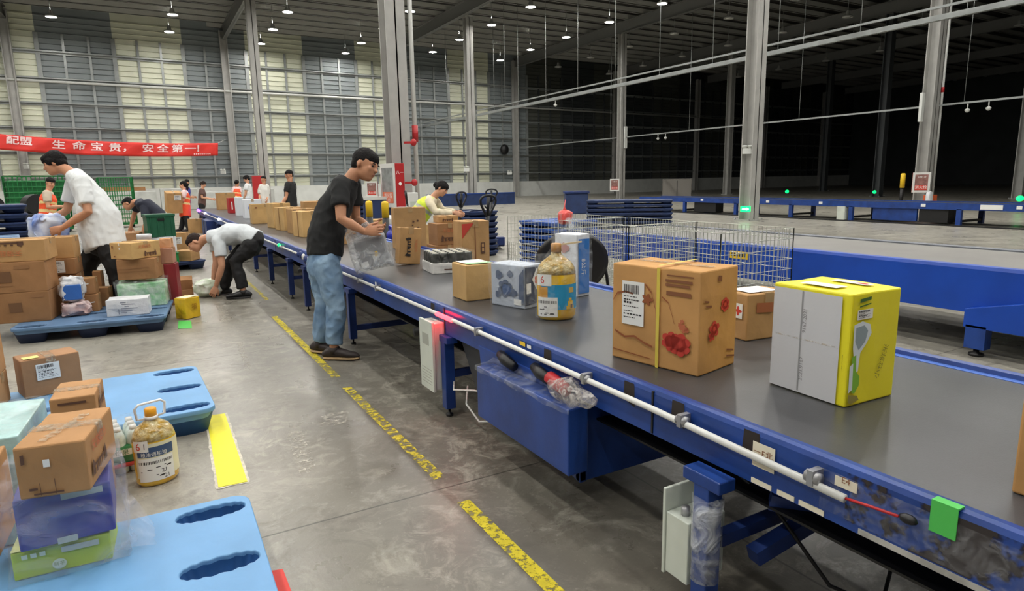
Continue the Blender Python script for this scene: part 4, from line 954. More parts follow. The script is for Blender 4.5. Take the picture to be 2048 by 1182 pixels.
# ---- parcels on the dusty pallet at the running man's feet
Zc = .151
bc = (-1.10,7.63)
k = Carton('lower carton with a printed square in the left stack on the dusty pallet', bc, 171.9, .52, .40, .285, K2, Zc, tape=False); k.ink('L', [[(.20,.10),(.30,.10),(.30,.19),(.20,.19)]], mat('dark_brown_square', (112,78,50), .7)); k.ink('L', [[(.05,.22),(.12,.22),(.12,.25),(.05,.25)],[(.33,.02),(.48,.02),(.48,.03),(.33,.03)],[(.38,.23),(.48,.23),(.48,.26),(.38,.26)]], mat('tan_print', (150,108,70), .7))
k = Carton('middle carton with a printed square in the left stack on the dusty pallet', bc, 172.5, .52, .40, .285, K2, Zc+.286, tape=False); k.ink('L', [[(.14,.10),(.25,.10),(.25,.20),(.14,.20)]], mat('dark_brown_square', (112,78,50), .7)); k.ink('L', [[(.28,.22),(.4,.22),(.4,.25),(.28,.25)],[(.14,.065),(.25,.065),(.25,.085),(.14,.085)],[(.24,.02),(.34,.02),(.34,.03),(.24,.03)]], mat('tan_print', (150,108,70), .7))
k = Carton('wide carton with a dark upside-down wordmark, on top of the left stack', (-1.13,7.66), 173, .62, .42, .20, K1, Zc+.572); k.ink('L', [[(.22,.185),(.42,.185),(.42,.17),(.22,.17)],[(.18,.19),(.23,.19),(.23,.15),(.20,.14),(.18,.16)],[(.41,.19),(.46,.19),(.46,.16),(.44,.14),(.41,.15)],[(.26,.165),(.285,.165),(.285,.15),(.26,.15)],[(.31,.165),(.33,.165),(.33,.15),(.31,.15)],[(.36,.165),(.38,.165),(.38,.15),(.36,.15)]], mat('brown_print', (80,56,44), .7)); k.text('L', '天猫超市', .06, .32, .085, mat('red_faint', (200,120,76), .7), rot=pi)
Carton('brown carton right of the wide carton, behind its corner', (-.76,8.1), 172, .22, .26, .22, K1, Zc+.53)
k = Carton('brown carton with a white label under the one at the wide carton\'s corner', (-.78,8.08), 172, .26, .30, .16, K2, Zc+.37); k.label('L', .03, .02, .17, .14, 31)
Carton('plain brown carton low behind the blue and white bag', (-.80,8.1), 172, .30, .3, .365, K2, Zc)
def soft(label, c, size, m, rz=0, name='plastic_bag', cat='bag', seed=0, amp=.05, sub=4, group=None):
    t = thing(name, label, cat, c, rz, group)
    bm = bmesh.new(); bmesh.ops.create_icosphere(bm, subdivisions=sub, radius=1)
    o_ = Vector((seed*3.7, seed*1.9, 2))
    for v in bm.verts:
        p = v.co; q = Vector([math.copysign(abs(x)**.62, x) for x in p]); q = Vector((q.x*size[0]/2, q.y*size[1]/2, (q.z+1)*size[2]/2)) if True else q
        n = noise.noise_vector(p*2.2+o_)*amp*.8+noise.noise_vector(p*6+o_)*amp*.3
        if p.z < -.7: n.z = abs(n.z)*.1
        v.co = q+n
        if v.co.z < .001: v.co.z = .001
    for f in bm.faces: f.smooth = True
    me = bpy.data.meshes.new('bag_body'); bm.to_mesh(me); bm.free(); me.materials.append(m); link('bag_body', me, t); return t
M_wbag = mat('white_plastic', (222,224,228), .3, bump=.5, bscale=12, var=.08, vscale=6)
t = soft('blue and white plastic pouch between the square-print stack and the small cartons', (-.70,7.62,Zc+.13), (.20,.16,.25), M_wbag, seed=1); m_ = MB(); m_.box((0,-.081,.10), (.165,.02,.15)); m_.build('blue_panel', mat('pouch_blue', (52,106,186), .35, bump=.3, bscale=14), t, .008)
soft('pinkish clear plastic pouch lying under the blue and white pouch', (-.68,7.55,Zc), (.26,.20,.13), mat('pink_plastic', (206,190,190), .3, bump=.5, bscale=14, var=.2, vscale=10, var2=(186,150,146)), seed=2)
k = Carton('small carton, lower of two stacked in the middle of the dusty pallet', (-.585,7.75), 172.5, .19, .17, .175, K2, Zc); k.ink('L', [[(.03,.08),(.08,.08),(.08,.1),(.03,.1)],[(.13,.09),(.165,.095),(.165,.105),(.13,.1)]], M_paper, 'tape_scrap')
k = Carton('small carton, upper of two stacked in the middle of the dusty pallet', (-.60,7.77), 172.5, .20, .17, .165, K2, Zc+.177); k.ink('L', [[(.11,.10),(.15,.105),(.15,.115),(.11,.11)]], M_paper, 'tape_scrap')
Carton('small brown carton right behind the two stacked small ones', (-.46,8.0), 165, .13, .14, .20, K2, Zc); Carton('narrow brown carton with a white lid leaning behind the two small ones', (-.50,8.15), 165, .08, .10, .36, K2, Zc)
k = Carton('white plastic-wrapped parcel with printed label, at the front right of the dusty pallet', (-.225,7.32), 174, .36, .22, .165, M_wbag, Zc, name='white_parcel', cat='parcel', tape=False, sag=.015); k.ink('L', [[(.12,.03+i*.02),(.12+.05+.12*((i*37)%5)/5,.03+i*.02),(.12+.05+.12*((i*37)%5)/5,.036+i*.02),(.12,.036+i*.02)] for i in range(6)]+[[(.10,.02),(.106,.02),(.106,.14),(.10,.14)]], mat('grey_blue_ink', (120,124,140), .6))
M_gwrap = mat('green_bottles', (130,196,136), .25, bump=.6, bscale=16, var=.5, vscale=14, var2=(206,226,206), coat=.4)
k = Carton('green-tinted pack of bottles in clear wrap under the leaning cartons', (-.09,7.84), 172, .44, .32, .25, M_gwrap, Zc, name='bottle_pack', cat='bottle pack', tape=False, sag=.03); wrap(k.t, k.w, k.d, k.h, M_film, seed=31, puff=.02)
k = Carton('brown carton resting on the green bottle pack', (-.10,7.86), 166, .36, .28, .215, K2, Zc+.285); k.ink('L', [[(.02,.08+i*.03),(.3,.09+i*.03),(.3,.096+i*.03),(.02,.086+i*.03)] for i in range(2)], mat('tan_print', (150,108,70), .7))
k = Carton('tan carton with dark wordmark, topmost above the green bottle pack, turned cornerwise', (-.12,7.87), 132.4, .29, .36, .17, K3, Zc+.503); k.wordmark('R', .15, .02, .15, .06, mat('brown_print', (60,42,34), .7)); k.ink('L', [[(.03,.11),(.05,.112),(.05,.14),(.03,.138)],[(.05,.02),(.07,.022),(.07,.035),(.05,.034)]], M_inkb); k.text('R', '天猫超市', .04, .16, .12, mat('red_faint', (200,120,76), .7)); k.ink('L', [[(.13,.14),(.14,.14),(.14,.168),(.13,.168)],[(.13,.10),(.14,.10),(.14,.12),(.13,.12)]], M_paper, 'tape_scrap')
t = thing('plastic_tub', 'white round tub standing behind the cornerwise tan carton', 'tub', (-.03,8.5,.72)); m_ = MB(); m_.lathe([(.07,0),(.075,.10),(.078,.105),(.078,.13),(.07,.135)], n=20); m_.build('tub_body', M_wbag, t)
Carton('plain brown carton under the white tub', (-.02,8.52), 172, .3, .3, .568, K2, Zc)
k = Carton('tall dark red gift box standing right of the green bottle pack', (.20,8.05), 168, .12, .20, .40, mat('wine_red', (136,36,44), .4, var=.1, vscale=5), Zc, name='gift_box', tape=False)
Carton('pinkish brown taped box on top of the dark red gift box', (.185,8.06), 168, .12, .2, .17, kraft('kraft_pink', (178,132,110)), Zc+.402)
Carton('orange jar-like box topmost over the dark red gift box', (.18,8.07), 168, .11, .16, .10, kraft('kraft_pale', (214,160,120)), Zc+.574)
# yellow parcel, open carton, tote in front of the bending man
k = Carton('golden yellow plastic parcel with a torn pale top, on the floor', (.30,7.56), 140, .15, .19, .22, mat('golden_parcel', (216,176,36), .4, var=.15, vscale=8, bump=.3, bscale=10), .005, name='yellow_parcel', cat='parcel', tape=False, sag=.02)
k.t.rotation_euler.z = radians(128); k.decal('torn_top', [mat('pale_yellow', (236,232,190), .5)], lambda m_: k.rect(m_,'T',.01,.01,.14,.18,0,.004)); k.text('R', '福', .07, .11, .12, mat('dark_gold', (170,120,20), .6))
t = thing('open_carton', 'open brown carton on the floor behind the golden parcel', 'box', (.27,8.6,0), radians(-4))
m_ = MB()
for q in ((( -.15,-.12,0),(.15,-.113,.17)),((-.15,.113,0),(.15,.12,.26)),((-.15,-.12,0),(-.143,.12,.2)),((.143,-.12,0),(.15,.12,.2)),((-.15,-.12,0),(.15,.12,.006))): m_.bb(*q)
m_.build('carton_body', K2, t); m_ = MB(); m_.prism([(-.15,.12,.26),(.15,.12,.26),(.15,.20,.30),(-.15,.20,.30)], None, (0,.006,.0)); m_.build('flap', K2, t)
t = soft('pale green and white plastic sack on the floor under the bending man\'s hands', (.635,8.95,0), (.36,.28,.21), mat('pale_green_sack', (206,222,196), .35, bump=.4, bscale=10, var=.2, vscale=7, var2=(236,238,232)), radians(20), seed=7, amp=.04)
# ---- green crate tower on the small dark pallet
zD = .151
def tote(c, rz, s, m, label):
    t = thing('plastic_tote', label, 'crate', c, rz); w_, d_, h_ = s; m_ = MB()
    m_.prism([(x*.94,y*.94,0) for x, y in ((-w_/2,-d_/2),(w_/2,-d_/2),(w_/2,d_/2),(-w_/2,d_/2))], None, (0,0,h_*.9)); m_.bb((-w_/2,-d_/2,h_*.88), (w_/2,d_/2,h_)); 
    for i in range(4): x = -w_*.35+i*w_*.233; m_.bb((x-.008,-d_*.5,.02), (x+.008,-d_*.46,h_*.88))
    m_.build('tote_body', m, t, .006); m_ = MB(); m_.bb((-w_*.12,-d_*.505,h_*.72), (w_*.12,-d_*.49,h_*.82)); m_.build('hand_slot', M_black, t); return t
M_tg = mat('dark_green_tote', (26,88,62), .45, var=.1, vscale=5); M_tg2 = mat('green_tote', (22,120,58), .45)
tote((.20,11.85,zD), radians(10), (.40,.38,.18), M_tg2, 'green crate at the bottom of the tower on the small dark pallet')
Carton('white box in the middle of the green crate tower', (.19,11.85), 172, .40, .38, .26, mat('white_box', (226,230,236), .5), zD+.181, tape=False)
tote((.19,11.85,zD+.443), radians(8), (.42,.40,.36), M_tg, 'large dark green crate with a hand slot topping the tower')
Carton('brown carton with a small label, right of the green crate tower', (.50,12.6), 165, .24, .24, .44, K1, zD).label('L', .05, .25, .17, .37, 41)
Carton('open-topped brown carton leaning right of the green tower', (.55,12.1), 150, .3, .3, .17, K1, zD, tape=False)
Carton('brown carton lowest left of the green crate tower', (-.30,12.0), 172, .5, .4, .30, K2, zD); Carton('grey-brown carton under the navy-shirted man\'s hand', (-.30,12.0), 172, .46, .4, .22, kraft('kraft_dull', (164,124,90)), zD+.302)
soft('clear crumpled plastic sheet beside the navy-shirted man', (-.62,11.4,.0), (.5,.4,.9), film('milky_film', (236,240,244), .55, 10), seed=15, amp=.08)
# ================================================================== WIRE CAGES, CHAIR, CABINETS
M_wire = mat('cage_wire', (200,202,192), .35, .5)
def wires(m_, o, u, v, lu, lv, nu, nv, r=.0028):
    o, u, v = Vector(o), Vector(u), Vector(v)
    for i in range(nu+1):
        p = o+u*(lu*i/nu); m_.tube([p, p+v*lv], r if 0 < i < nu else r*1.9, 4, cap=False)
    for j in range(nv+1):
        p = o+v*(lv*j/nv); m_.tube([p, p+u*lu], r*1.35, 4, cap=False)
def cage(label, x0, y0, x1, y1, z0=.12, z1=.90, gate=False):
    t = thing('wire_cage', label, 'cage', ((x0+x1)/2,(y0+y1)/2,0)); c = Vector(((x0+x1)/2,(y0+y1)/2,0))
    X, Yv, Zv = (1,0,0), (0,1,0), (0,0,1); W, D, H = x1-x0, y1-y0, z1-z0; o = Vector((x0,y0,z0))-c
    for nm, a, u, lu, n, hh in (('far_panel', o+Vector((W,0,0)), Yv, D, 24, H), ('near_panel', o, Yv, D, 24, H*.56 if gate else H), ('end_panel', o, X, W, 18, H), ('end_panel', o+Vector((0,D,0)), X, W, 18, H)):
        m_ = MB(); wires(m_, a, u, Zv, lu, hh, n, 8 if hh == H else 5); m_.build(nm, M_wire, t)
    m_ = MB(); wires(m_, o, X, Yv, W, D, 16, 10, .0035); m_.build('floor_grid', M_wire, t)
    for dx in (.06, W-.06):
        for dy in (.06, D-.06):
            p = o+Vector((dx,dy,0)); m_ = MB(); m_.bar(p+Vector((0,0,-.03)), p, .05); m_.tube([p+Vector((-.016,0,-.075)), p+Vector((.016,0,-.075))], .044, 12, sm=False); m_.build('castor', M_blued, t)
    return t
cage('wire mesh cage nearest to the yellow carton, right of the flower carton', 4.38, 3.98, 5.36, 5.22)
cage('middle wire mesh cage of the row, behind the flower carton', 4.38, 5.26, 5.38, 6.42)
cage('leftmost wire mesh cage of the row, with the low front gate, behind the black chair', 4.34, 6.48, 5.34, 7.74, gate=True)
t = soft('knotted red plastic bag hanging on the rear corner of the leftmost cage', (5.34,7.80,.74), (.21,.16,.21), mat('red_plastic', (228,92,86), .35, bump=.5, bscale=12, var=.2, vscale=8), seed=4, amp=.03, sub=3)
m_ = MB(); m_.tube([(0,0,.17),(-.01,0,.25),(.015,.01,.36)], [.05,.010,.003], 6); m_.build('knot', MATS['red_plastic'], t)
# black shell chair
p = Vector((3.33,4.78,0)); t = thing('shell_chair', 'black chair with a big rounded shell back standing behind the belt', 'chair', p, radians(-30))
M_blk = mat('black_shell', (24,22,22), .4, var=.15, vscale=5)
m_ = MB(); g = []; nr, na = 8, 36
for i in range(nr+1):
    for j in range(na):
        q = i/nr; a = 2*pi*j/na; u, v = .325*q*cos(a), .275*q*sin(a)
        g.append((u, -.27+1.1*u*u+.35*v*v-.10*v, .675+v))
m_.add(g, [(i*na+j,i*na+(j+1)%na,(i+1)*na+(j+1)%na,(i+1)*na+j) for i in range(nr) for j in range(na)], 0, True); o = m_.build('backrest', M_blk, t); m_ = MB(); m_.tube([(.30,-.15,.62),(.34,-.08,.40),(.38,.0,.2)], .014, 8); m_.build('side_strut', M_blk, t); s_ = o.modifiers.new('solid', 'SOLIDIFY'); s_.thickness = .025
m_ = MB(); m_.lathe([(.02,.40),(.20,.41),(.22,.44),(.20,.46),(.02,.45)], n=24); m_.build('seat', M_blk, t)
for a in (45,135,225,315):
    m_ = MB(); m_.tube([(.2*cos(radians(a)),.2*sin(radians(a)),.41), (.31*cos(radians(a)),.31*sin(radians(a)),0)], [.017,.011], 8); m_.build('leg', M_blk, t)

# fire hose cabinet on the wide column
M_glass = mat('cabinet_glass', (150,152,152), .12, var=.25, vscale=6); M_orange = mat('orange_panel', (226,120,86), .5)
M_firered = mat('fire_red', (176,36,40), .4)
c = at(786, 372, 15.25); t = thing('fire_cabinet', 'red and white fire hose cabinet on the wide column behind the man\'s face', 'fire cabinet', (c.x,c.y,.80), radians(-52))
m_ = MB(); m_.bb((-.36,-.12,0), (.36,.12,1.02)); 
m_.build('cabinet_box', M_firered, t, .01)
t.rotation_euler.z = 0
dirv = (Vector((0,0,0))-Vector((c.x,c.y,0))).normalized(); t.rotation_euler.z = math.atan2(-dirv.x, dirv.y)+pi-radians(62)
# local -y faces the viewer after the turn
m_ = MB(); m_.bb((-.36,-.135,0), (.36,-.121,1.02)); d_ = m_.build('door', M_pipe, t, .004)
m_ = MB(); m_.bb((-.28,-.138,.12), (.26,-.136,.92)); m_.build('window', M_glass, d_); m_ = MB(); m_.bb((-.27,-.140,.10), (.25,-.1385,.36)); m_.build('notice', M_orange, d_)
m_ = MB(); text_on(m_, '消火栓', .14, (0,-.142,.27), (1,0,0), (0,0,1)); text_on(m_, '119', .13, (0,-.142,.16), (1,0,0), (0,0,1)); m_.build('lettering', M_paper, d_)
m_ = MB(); m_.bb((-.36,-.145,.80), (-.28,-.136,.88)); m_.build('handle', M_paper, d_)
m_ = MB(); text_on(m_, '八一', .10, (.361,-.0,.80), (0,1,0), (0,0,1)); m_.prism([(.362,y,z) for y, z in ((0,.50),(.05,.55),(0,.60),(-.05,.55))], None, (.001,0,0)); m_.build('side_mark', M_paper, t)
def small_fire(c, rz, label, s=1.0):
    t = thing('fire_cabinet', label, 'fire cabinet', c, rz)
    m_ = MB(); m_.bb((-.3*s,-.08,0), (.3*s,.10,.78*s)); m_.build('cabinet_box', M_firered, t, .008)
    m_ = MB(); m_.bb((-.3*s,-.095,0), (.3*s,-.081,.78*s)); d_ = m_.build('door', M_pipe, t, .004)
    m_ = MB(); m_.bb((-.22*s,-.098,.08*s), (.22*s,-.096,.70*s)); m_.build('window', mat('fire_glass', (150,110,104), .15, var=.3, vscale=7), d_)
    m_ = MB(); text_on(m_, '消火栓', .135*s, (0,-.100,.20*s), (1,0,0), (0,0,1)); text_on(m_, '火警119', .085*s, (0,-.100,.60*s), (1,0,0), (0,0,1)); m_.build('lettering', M_paper, d_)
    m_ = MB(); m_.bb((-.20*s,-.0985,.10*s), (.20*s,-.0975,.29*s)); m_.build('red_strip', M_inkr, d_)
    return t
def face_cam(p): return math.atan2(-p[0], p[1])*1.0
p = at(1840, 388, 25.3); small_fire((p.x,p.y,.62), -radians(58), 'white-framed red fire cabinet on the rightmost tall column behind the far conveyor', 1.0)
p = at(1229, 386, 41.5); small_fire((p.x,p.y,.55), -radians(38), 'tiny red and white fire cabinet at the foot of the distant column', 1.0)
p = at(744, 378, 15.4); small_fire((p.x,p.y,1.053), -radians(22), 'small white-framed notice case left of the big fire hose cabinet', .46)
# bell and red valve by the standpipe
for px, py, nm, lb in ((827,285,'alarm_bell','red alarm bell high on the wide column'),(829,365,'valve_wheel','red valve wheel low on the wide column')):
    p = at(px, py, 15.0); t = thing(nm, lb, 'alarm' if nm == 'alarm_bell' else 'valve', p); m_ = MB(); m_.ell((0,0,0), ((1,0,0),(0,1,0),(0,0,1)), (.075,.06,.085), 12, 8); m_.bar((0,0,0), (-.2,.1,0), .05); m_.build('bell' if nm == 'alarm_bell' else 'wheel', M_firered, t)
# exit sign, emergency lamps, white tube fittings
p = at(1491, 418, 19.82); t = thing('exit_sign', 'glowing green exit sign low on the column behind the wire cages', 'sign', p, -radians(48)); MB().bb((-.15,-.02,-.09), (.15,.02,.09)).build('sign_box', M_ledg, t, .02)
m_ = MB(); m_.bb((-.10,-.024,-.015), (.02,-.021,.015)); m_.prism([(.02,-.024,-.04),(.10,-.024,0),(.02,-.024,.04)], None, (0,.003,0)); m_.build('arrow', M_ledw, t)
def twin(px, py, d, label, s=1.0):
    p = at(px, py, d) if d else on_wall(px, py, .8); t = thing('emergency_lamp', label, 'lamp', p, -radians(48)); MB().bb((-.16*s,-.04,-.12*s), (.12*s,.04,.05*s)).build('battery_box', M_dado, t, .01)
    for x in (-.1, .06): m_ = MB(); m_.lathe([(.03,0),(.085,.06),(.085,.09),(.02,.10)], (x*s,-.02,.05*s), 12); m_.build('lamp_head', M_dado, t)
twin(1496, 300, 19.78, 'white twin-head emergency lamp on the column above the green exit sign'); twin(934, 338, 37.0, 'tiny white emergency lamp on the column behind the woman in yellow', 1.2)
twin(53, 332, 0, 'small white emergency lamp on the wall post at the far left', 1.3); twin(447, 343, 0, 'small white emergency lamp on the wall post right of the red banner', 1.3); twin(1020, 345, 0, 'small white emergency lamp on the right-hand wall post', 1.4)
for px, py, d, s, lb in ((1251,275,41.7,1.25,'white tube fitting on the distant column left of the exit-sign column'),(1843,215,25.0,1.0,'white tube fitting on the rightmost tall column')):
    p = at(px, py, d); t = thing('tube_fitting', lb, 'lamp', p); MB().bb((-.09*s,-.06,-.55*s), (.09*s,.06,.55*s)).build('fitting', M_dado, t, .02)
p = on_wall(1009, 299, .45); t = thing('loudspeaker', 'black round loudspeaker on the right-hand wall post', 'loudspeaker', p); MB().ell((0,0,0), ((1,0,0),(0,1,0),(0,0,1)), (.38,.3,.42), 12, 8).build('horn', M_black, t)
for px, py, d in ((1450,388,50),(1574,383,40),(1749,384,34),(2040,397,22)):
    p = at(px, py, d); t = thing('exit_light', {1450:'small green light at the dim column behind the exit-sign column',1574:'tiny green light in the dark right of the exit-sign column',1749:'tiny green light left of the rightmost fire cabinet',2040:'green light at the right edge of the photo'}[px], 'light', p); MB().ell((0,0,0), ((1,0,0),(0,1,0),(0,0,1)), (.0046*d,.05,.0026*d) if px != 2040 else (.2,.1,.1), 10, 7).build('lens', M_ledg, t)
p = at(946, 399, 38); t = thing('exit_light', 'small green light low on the column behind the woman in yellow', 'light', p); MB().ell((0,0,0), ((1,0,0),(0,1,0),(0,0,1)), (.12,.05,.10), 10, 7).build('lens', M_ledg, t)
# white rag and extinguisher box by the right column
p = at(1858, 395, 24.2); t = soft('white cloth hanging on the pipe below the right fire cabinet', (p.x,p.y,p.z-.32), (.26,.18,.55), M_wbag, seed=19, amp=.04, sub=3, name='cloth', cat='cloth')
p = at(1857, 428, 24.5); t = thing('extinguisher_box', 'red and orange box on the floor under the far conveyor, by the right column', 'box', (p.x,p.y,0)); MB().bb((-.2,-.15,0), (.2,.15,.55)).build('box_body', mat('orange_red', (206,92,48), .5), t, .01); MB().bb((-.18,-.16,.05), (.02,-.151,.2)).build('label', M_orange, t)
p = at(1803, 389, 26); t = thing('marker_post', 'short yellow post in the dark left of the right fire cabinet', 'post', (p.x,p.y,0)); m_ = MB(); m_.lathe([(.07,0),(.07,.8)], n=12); m_.lathe([(.09,.8),(.09,1.35),(.05,1.38)], n=12, mi=1); m_.build('post', [M_black, M_yel], t)
p = at(1353, 384, 42); t = thing('metal_cabinet', 'grey cabinet standing beyond the far conveyor', 'cabinet', (p.x,p.y,0), -radians(40)); MB().bb((-.9,-.4,0), (.9,.4,1.25)).build('cabinet_body', mat('grey_board', (120,116,110), .6), t, .02); MB().bb((-.02,-.41,.1), (.02,-.401,1.15)).build('door_gap', M_black, t)
# bollards
def bollard(px, py, d, label):
    p = at(px, py, d); t = thing('bollard', label, 'bollard', (p.x,p.y,0)); m_ = MB(); m_.lathe([(.056,0),(.056,.82)], n=18); m_.build('lower_band', M_black, t); m_ = MB(); m_.lathe([(.058,.82),(.058,1.05),(.048,1.08),(.01,1.09)], n=18); m_.build('upper_band', M_yel, t)
bollard(739, 430, 10.9, 'left of the two yellow and black bollards behind the man\'s hands'); bollard(771, 430, 10.5, 'right of the two yellow and black bollards behind the man\'s hands')
# pallet trucks
M_ptr = mat('truck_orange', (196,140,60), .45, var=.2, vscale=6); M_iron = mat('black_iron', (26,28,32), .45)
def truck(c, rz, label, s=1.0, bodym=None):
    t = thing('pallet_truck', label, 'pallet truck', c, rz); bodym = bodym or M_ptr
    for y in (-.2,.2): m_ = MB(); m_.bb((.05,y-.08,.06), (1.15,y+.08,.12)); m_.build('fork', bodym, t, .01)
    m_ = MB(); m_.bb((-.05,-.27,.10), (.1,.27,.26)); m_.lathe([(.06,.2),(.06,.55),(.04,.58)], (-.08,0,0), 12); m_.build('pump', bodym, t, .01)
    for y in (-.07,.07): m_ = MB(); m_.tube([(-.12,y-.025,.09),(-.12,y+.025,.09)], .09, 14, sm=False); m_.build('wheel', M_black, t)
    m_ = MB(); m_.tube([(-.1,0,.5),(-.17,0,.98)], .024, 8); h = m_.build('drawbar', M_iron, t)
    m_ = MB(); m_.tube([(-.17-.02*(1-cos(a))/2, .125*sin(a)*(1-.30*cos(a))*(.55+.45*(1-cos(a))/2), .96+.26*((1-cos(a))/2)**.8) for a in [2*pi*i/28 for i in range(29)]], .015, 8); m_.tube([(-.17,0,.97),(-.19,0,1.20)], .02, 8); m_.tube([(-.172,0,1.05),(-.18,.05,1.10)], .008, 6); m_.build('grip_loop', M_iron, h)
p = at(951, 400, 7.6); truck((p.x+.1,p.y+.1,0), radians(98), 'pallet truck with a large black loop handle, nearest behind the tall triangle carton')
p = at(911, 402, 10.0); truck((p.x+.1,p.y+.3,0), radians(110), 'pallet truck whose black handle rises right of the woman in yellow', 1, M_blued)
p = at(842, 395, 12.4); truck((p.x,p.y+.3,0), radians(-15), 'pallet truck with a small black handle left of the woman in yellow', 1, M_blued)
p = at(990, 385, 12.6); truck((p.x,p.y+.2,0), radians(70), 'farthest pallet truck whose handle peeks over the nearest one', 1, M_blued)
# things on the floor beyond the belt
t = soft('royal blue plastic bag beyond the belt behind the slightly leaning carton', (3.42,9.45,.42), (.40,.34,.34), mat('royal_bag', (32,52,176), .3, bump=.4, bscale=8, coat=.3), seed=23, amp=.05)
Carton('brown carton under the royal blue bag', (3.42,9.5), 90, .4, .5, .415, K2, .0)
p = at(880, 470, 8.2); Carton('brown carton with dark wordmark beyond the belt, lower one under the woman\'s hands', (3.30,7.55), 88, .34, .36, .45, K2, .15); 
k = Carton('brown carton with a dark wordmark beyond the belt, under the woman\'s gloves', (3.32,7.55), 88, .32, .34, .27, K2, .602); k.wordmark('R', .05, .05, .22, .08, mat('brown_print', (60,42,34), .7)); k.text('R', '天猫超市', .05, .17, .18, mat('red_faint', (200,120,76), .7))
k = Carton('small brown carton held down by the woman in yellow', (3.36,7.62), 84, .24, .26, .085, K1, .875); k.wordmark('R', .05, .015, .14, .045, mat('brown_print', (60,42,34), .7))
make_pallet('navy pallet beneath the cartons beyond the belt', (3.55,7.75,0), 0, .8, 1.2, M_pald, M_cupd)
p = at(795, 436, 11.3); t = soft('white plastic sack on a dark trolley behind the right bollard', (p.x,p.y,.62), (.42,.36,.2), M_wbag, seed=29, amp=.04, sub=3); t = thing('trolley', 'dark trolley under the white plastic sack', 'trolley', (p.x,p.y,0)); m_ = MB(); m_.bb((-.24,-.2,.2), (.24,.2,.62)); m_.build('bin', mat('dark_bin', (54,54,60), .5), t, .02); m_ = MB()
for x in (-.18,.18):
    for y in (-.15,.15): m_.tube([(x,y,.2),(x,y,.0)], .03, 8)
m_.build('castor', M_black, t); m_ = MB(); m_.bar((.2,-.2,.55), (.35,-.25,.8), .02); m_.build('push_handle', M_black, t)
Carton('tan carton on the floor between the two bollards', (4.9,12.7), 88, .4, .5, .5, K3, 0)
Carton('pale brown carton on the floor right behind the man\'s elbow', (3.85,11.6), 88, .35, .55, .72, K3, 0); Carton('reddish carton lower behind the man\'s chest', (3.2,12.1), 90, .35, .4, .55, K2, 0)
k = Carton('tan carton stacked on the reddish one behind the man\'s chest', (3.2,12.1), 90, .33, .38, .28, K1, .553)
# low navy barrier and grey bin beyond
t = thing('barrier_board', 'low navy board on the floor before the white wall base', 'board', (16.5,33,0), 0); MB().bb((-3.0,-.05,0), (2.5,.05,.62)).build('board', M_pald, t); MB().bb((-3.0,-.07,.62), (2.5,.07,.68)).build('board_rail', M_blue, t)
t = thing('navy_bin', 'navy blue bin standing far behind the red bag, left of the tall pallet stack', 'bin', at(1152,398,26)*1.0, -radians(30)); t.location.z = 0; m_ = MB(); m_.bb((-.45,-.4,0), (.45,.4,.8)); m_.build('bin_body', M_pald, t, .03); m_ = MB(); m_.bb((-.5,-.45,.8), (.5,.45,.9)); m_.build('rim', M_blued, t, .02)
# white machine post by the column
p = at(824, 405, 14.6); t = thing('white_post_box', 'white box at the foot of the pipe on the wide column', 'box', (p.x,p.y,0)); MB().bb((-.12,-.1,0), (.12,.1,1.15)).build('post_box', M_dado, t, .02); MB().bb((-.08,-.105,.7), (.08,-.1,.95)).build('panel', mat('grey_label', (188,196,186), .5), t)
p = at(757, 382, 15.4); t = thing('metal_shelf', 'white-topped shelf under the notice case by the wide column', 'shelf', (p.x,p.y,0), -radians(15)); MB().bb((-.4,-.2,.98), (.4,.2,1.05)).build('top', M_dado, t); MB().bb((-.38,-.18,0), (.38,.18,.98)).build('body', M_pald, t)
# red door panel far behind
p = aty(517, 372, 34.2); t = thing('fire_door_panel', 'dark red panel behind the white-shirted man by the slim column', 'panel', (p.x,p.y,0), 0); MB().bb((-.27,-.15,0), (.27,.15,1.8)).build('panel', M_firered, t, .02); MB().bb((.15,-.18,.9), (.2,-.15,1.1)).build('handle', M_paper, t)
p = at(443, 385, 37); t = thing('junction_panel', 'grey wrapped goods in a row along the back wall', 'goods', (2.2,42,0)); m_ = MB()
for i in range(5): m_.bb((-5.5+i*2.1,-.6,0), (-3.6+i*2.1,.6,1.0+.12*((i*7)%3)))
m_.build('wrapped_load', mat('pale_wrap', (190,192,188), .5, var=.15, vscale=2, bump=.2, bscale=4), t, .05); m_ = MB(); m_.bb((-4.8,-.4,1.15), (-2.0,.4,1.35)); m_.build('carton_row', K2, t)
# green mesh roll cages at far left
M_gmesh = mat('green_mesh', (24,120,58), .45)
def rollcage(c, w_, h_, d_, label, solid=False):
    t = thing('roll_cage', label, 'cage', c, radians(6)); m_ = MB()
    for nm, o, u, lu in (('front_panel',(-w_/2,-d_/2,.15),(1,0,0),w_),('back_panel',(-w_/2,d_/2,.15),(1,0,0),w_),('side_panel',(-w_/2,-d_/2,.15),(0,1,0),d_),('side_panel',(w_/2,-d_/2,.15),(0,1,0),d_)):
        m_ = MB(); wires(m_, o, u, (0,0,1), lu, h_-.15, 14, 10, .013 if solid else .010); m_.build(nm, M_gmesh, t)
    m_ = MB(); m_.bb((-w_/2,-d_/2,.1), (w_/2,d_/2,.15)); m_.build('base', M_gmesh, t)
    for x in (-w_/2+.1,w_/2-.1): m_ = MB(); m_.tube([(x,-.05,.05),(x,.05,.05)], .05, 10); m_.build('castor', M_black, t)
    if solid: m_ = MB(); m_.bb((-w_/2+.05,-d_/2+.08,.16), (w_/2-.05,d_/2-.05,h_*.93)); m_.build('green_load', mat('green_cover', (30,112,60), .6, var=.25, vscale=4), t, .03)
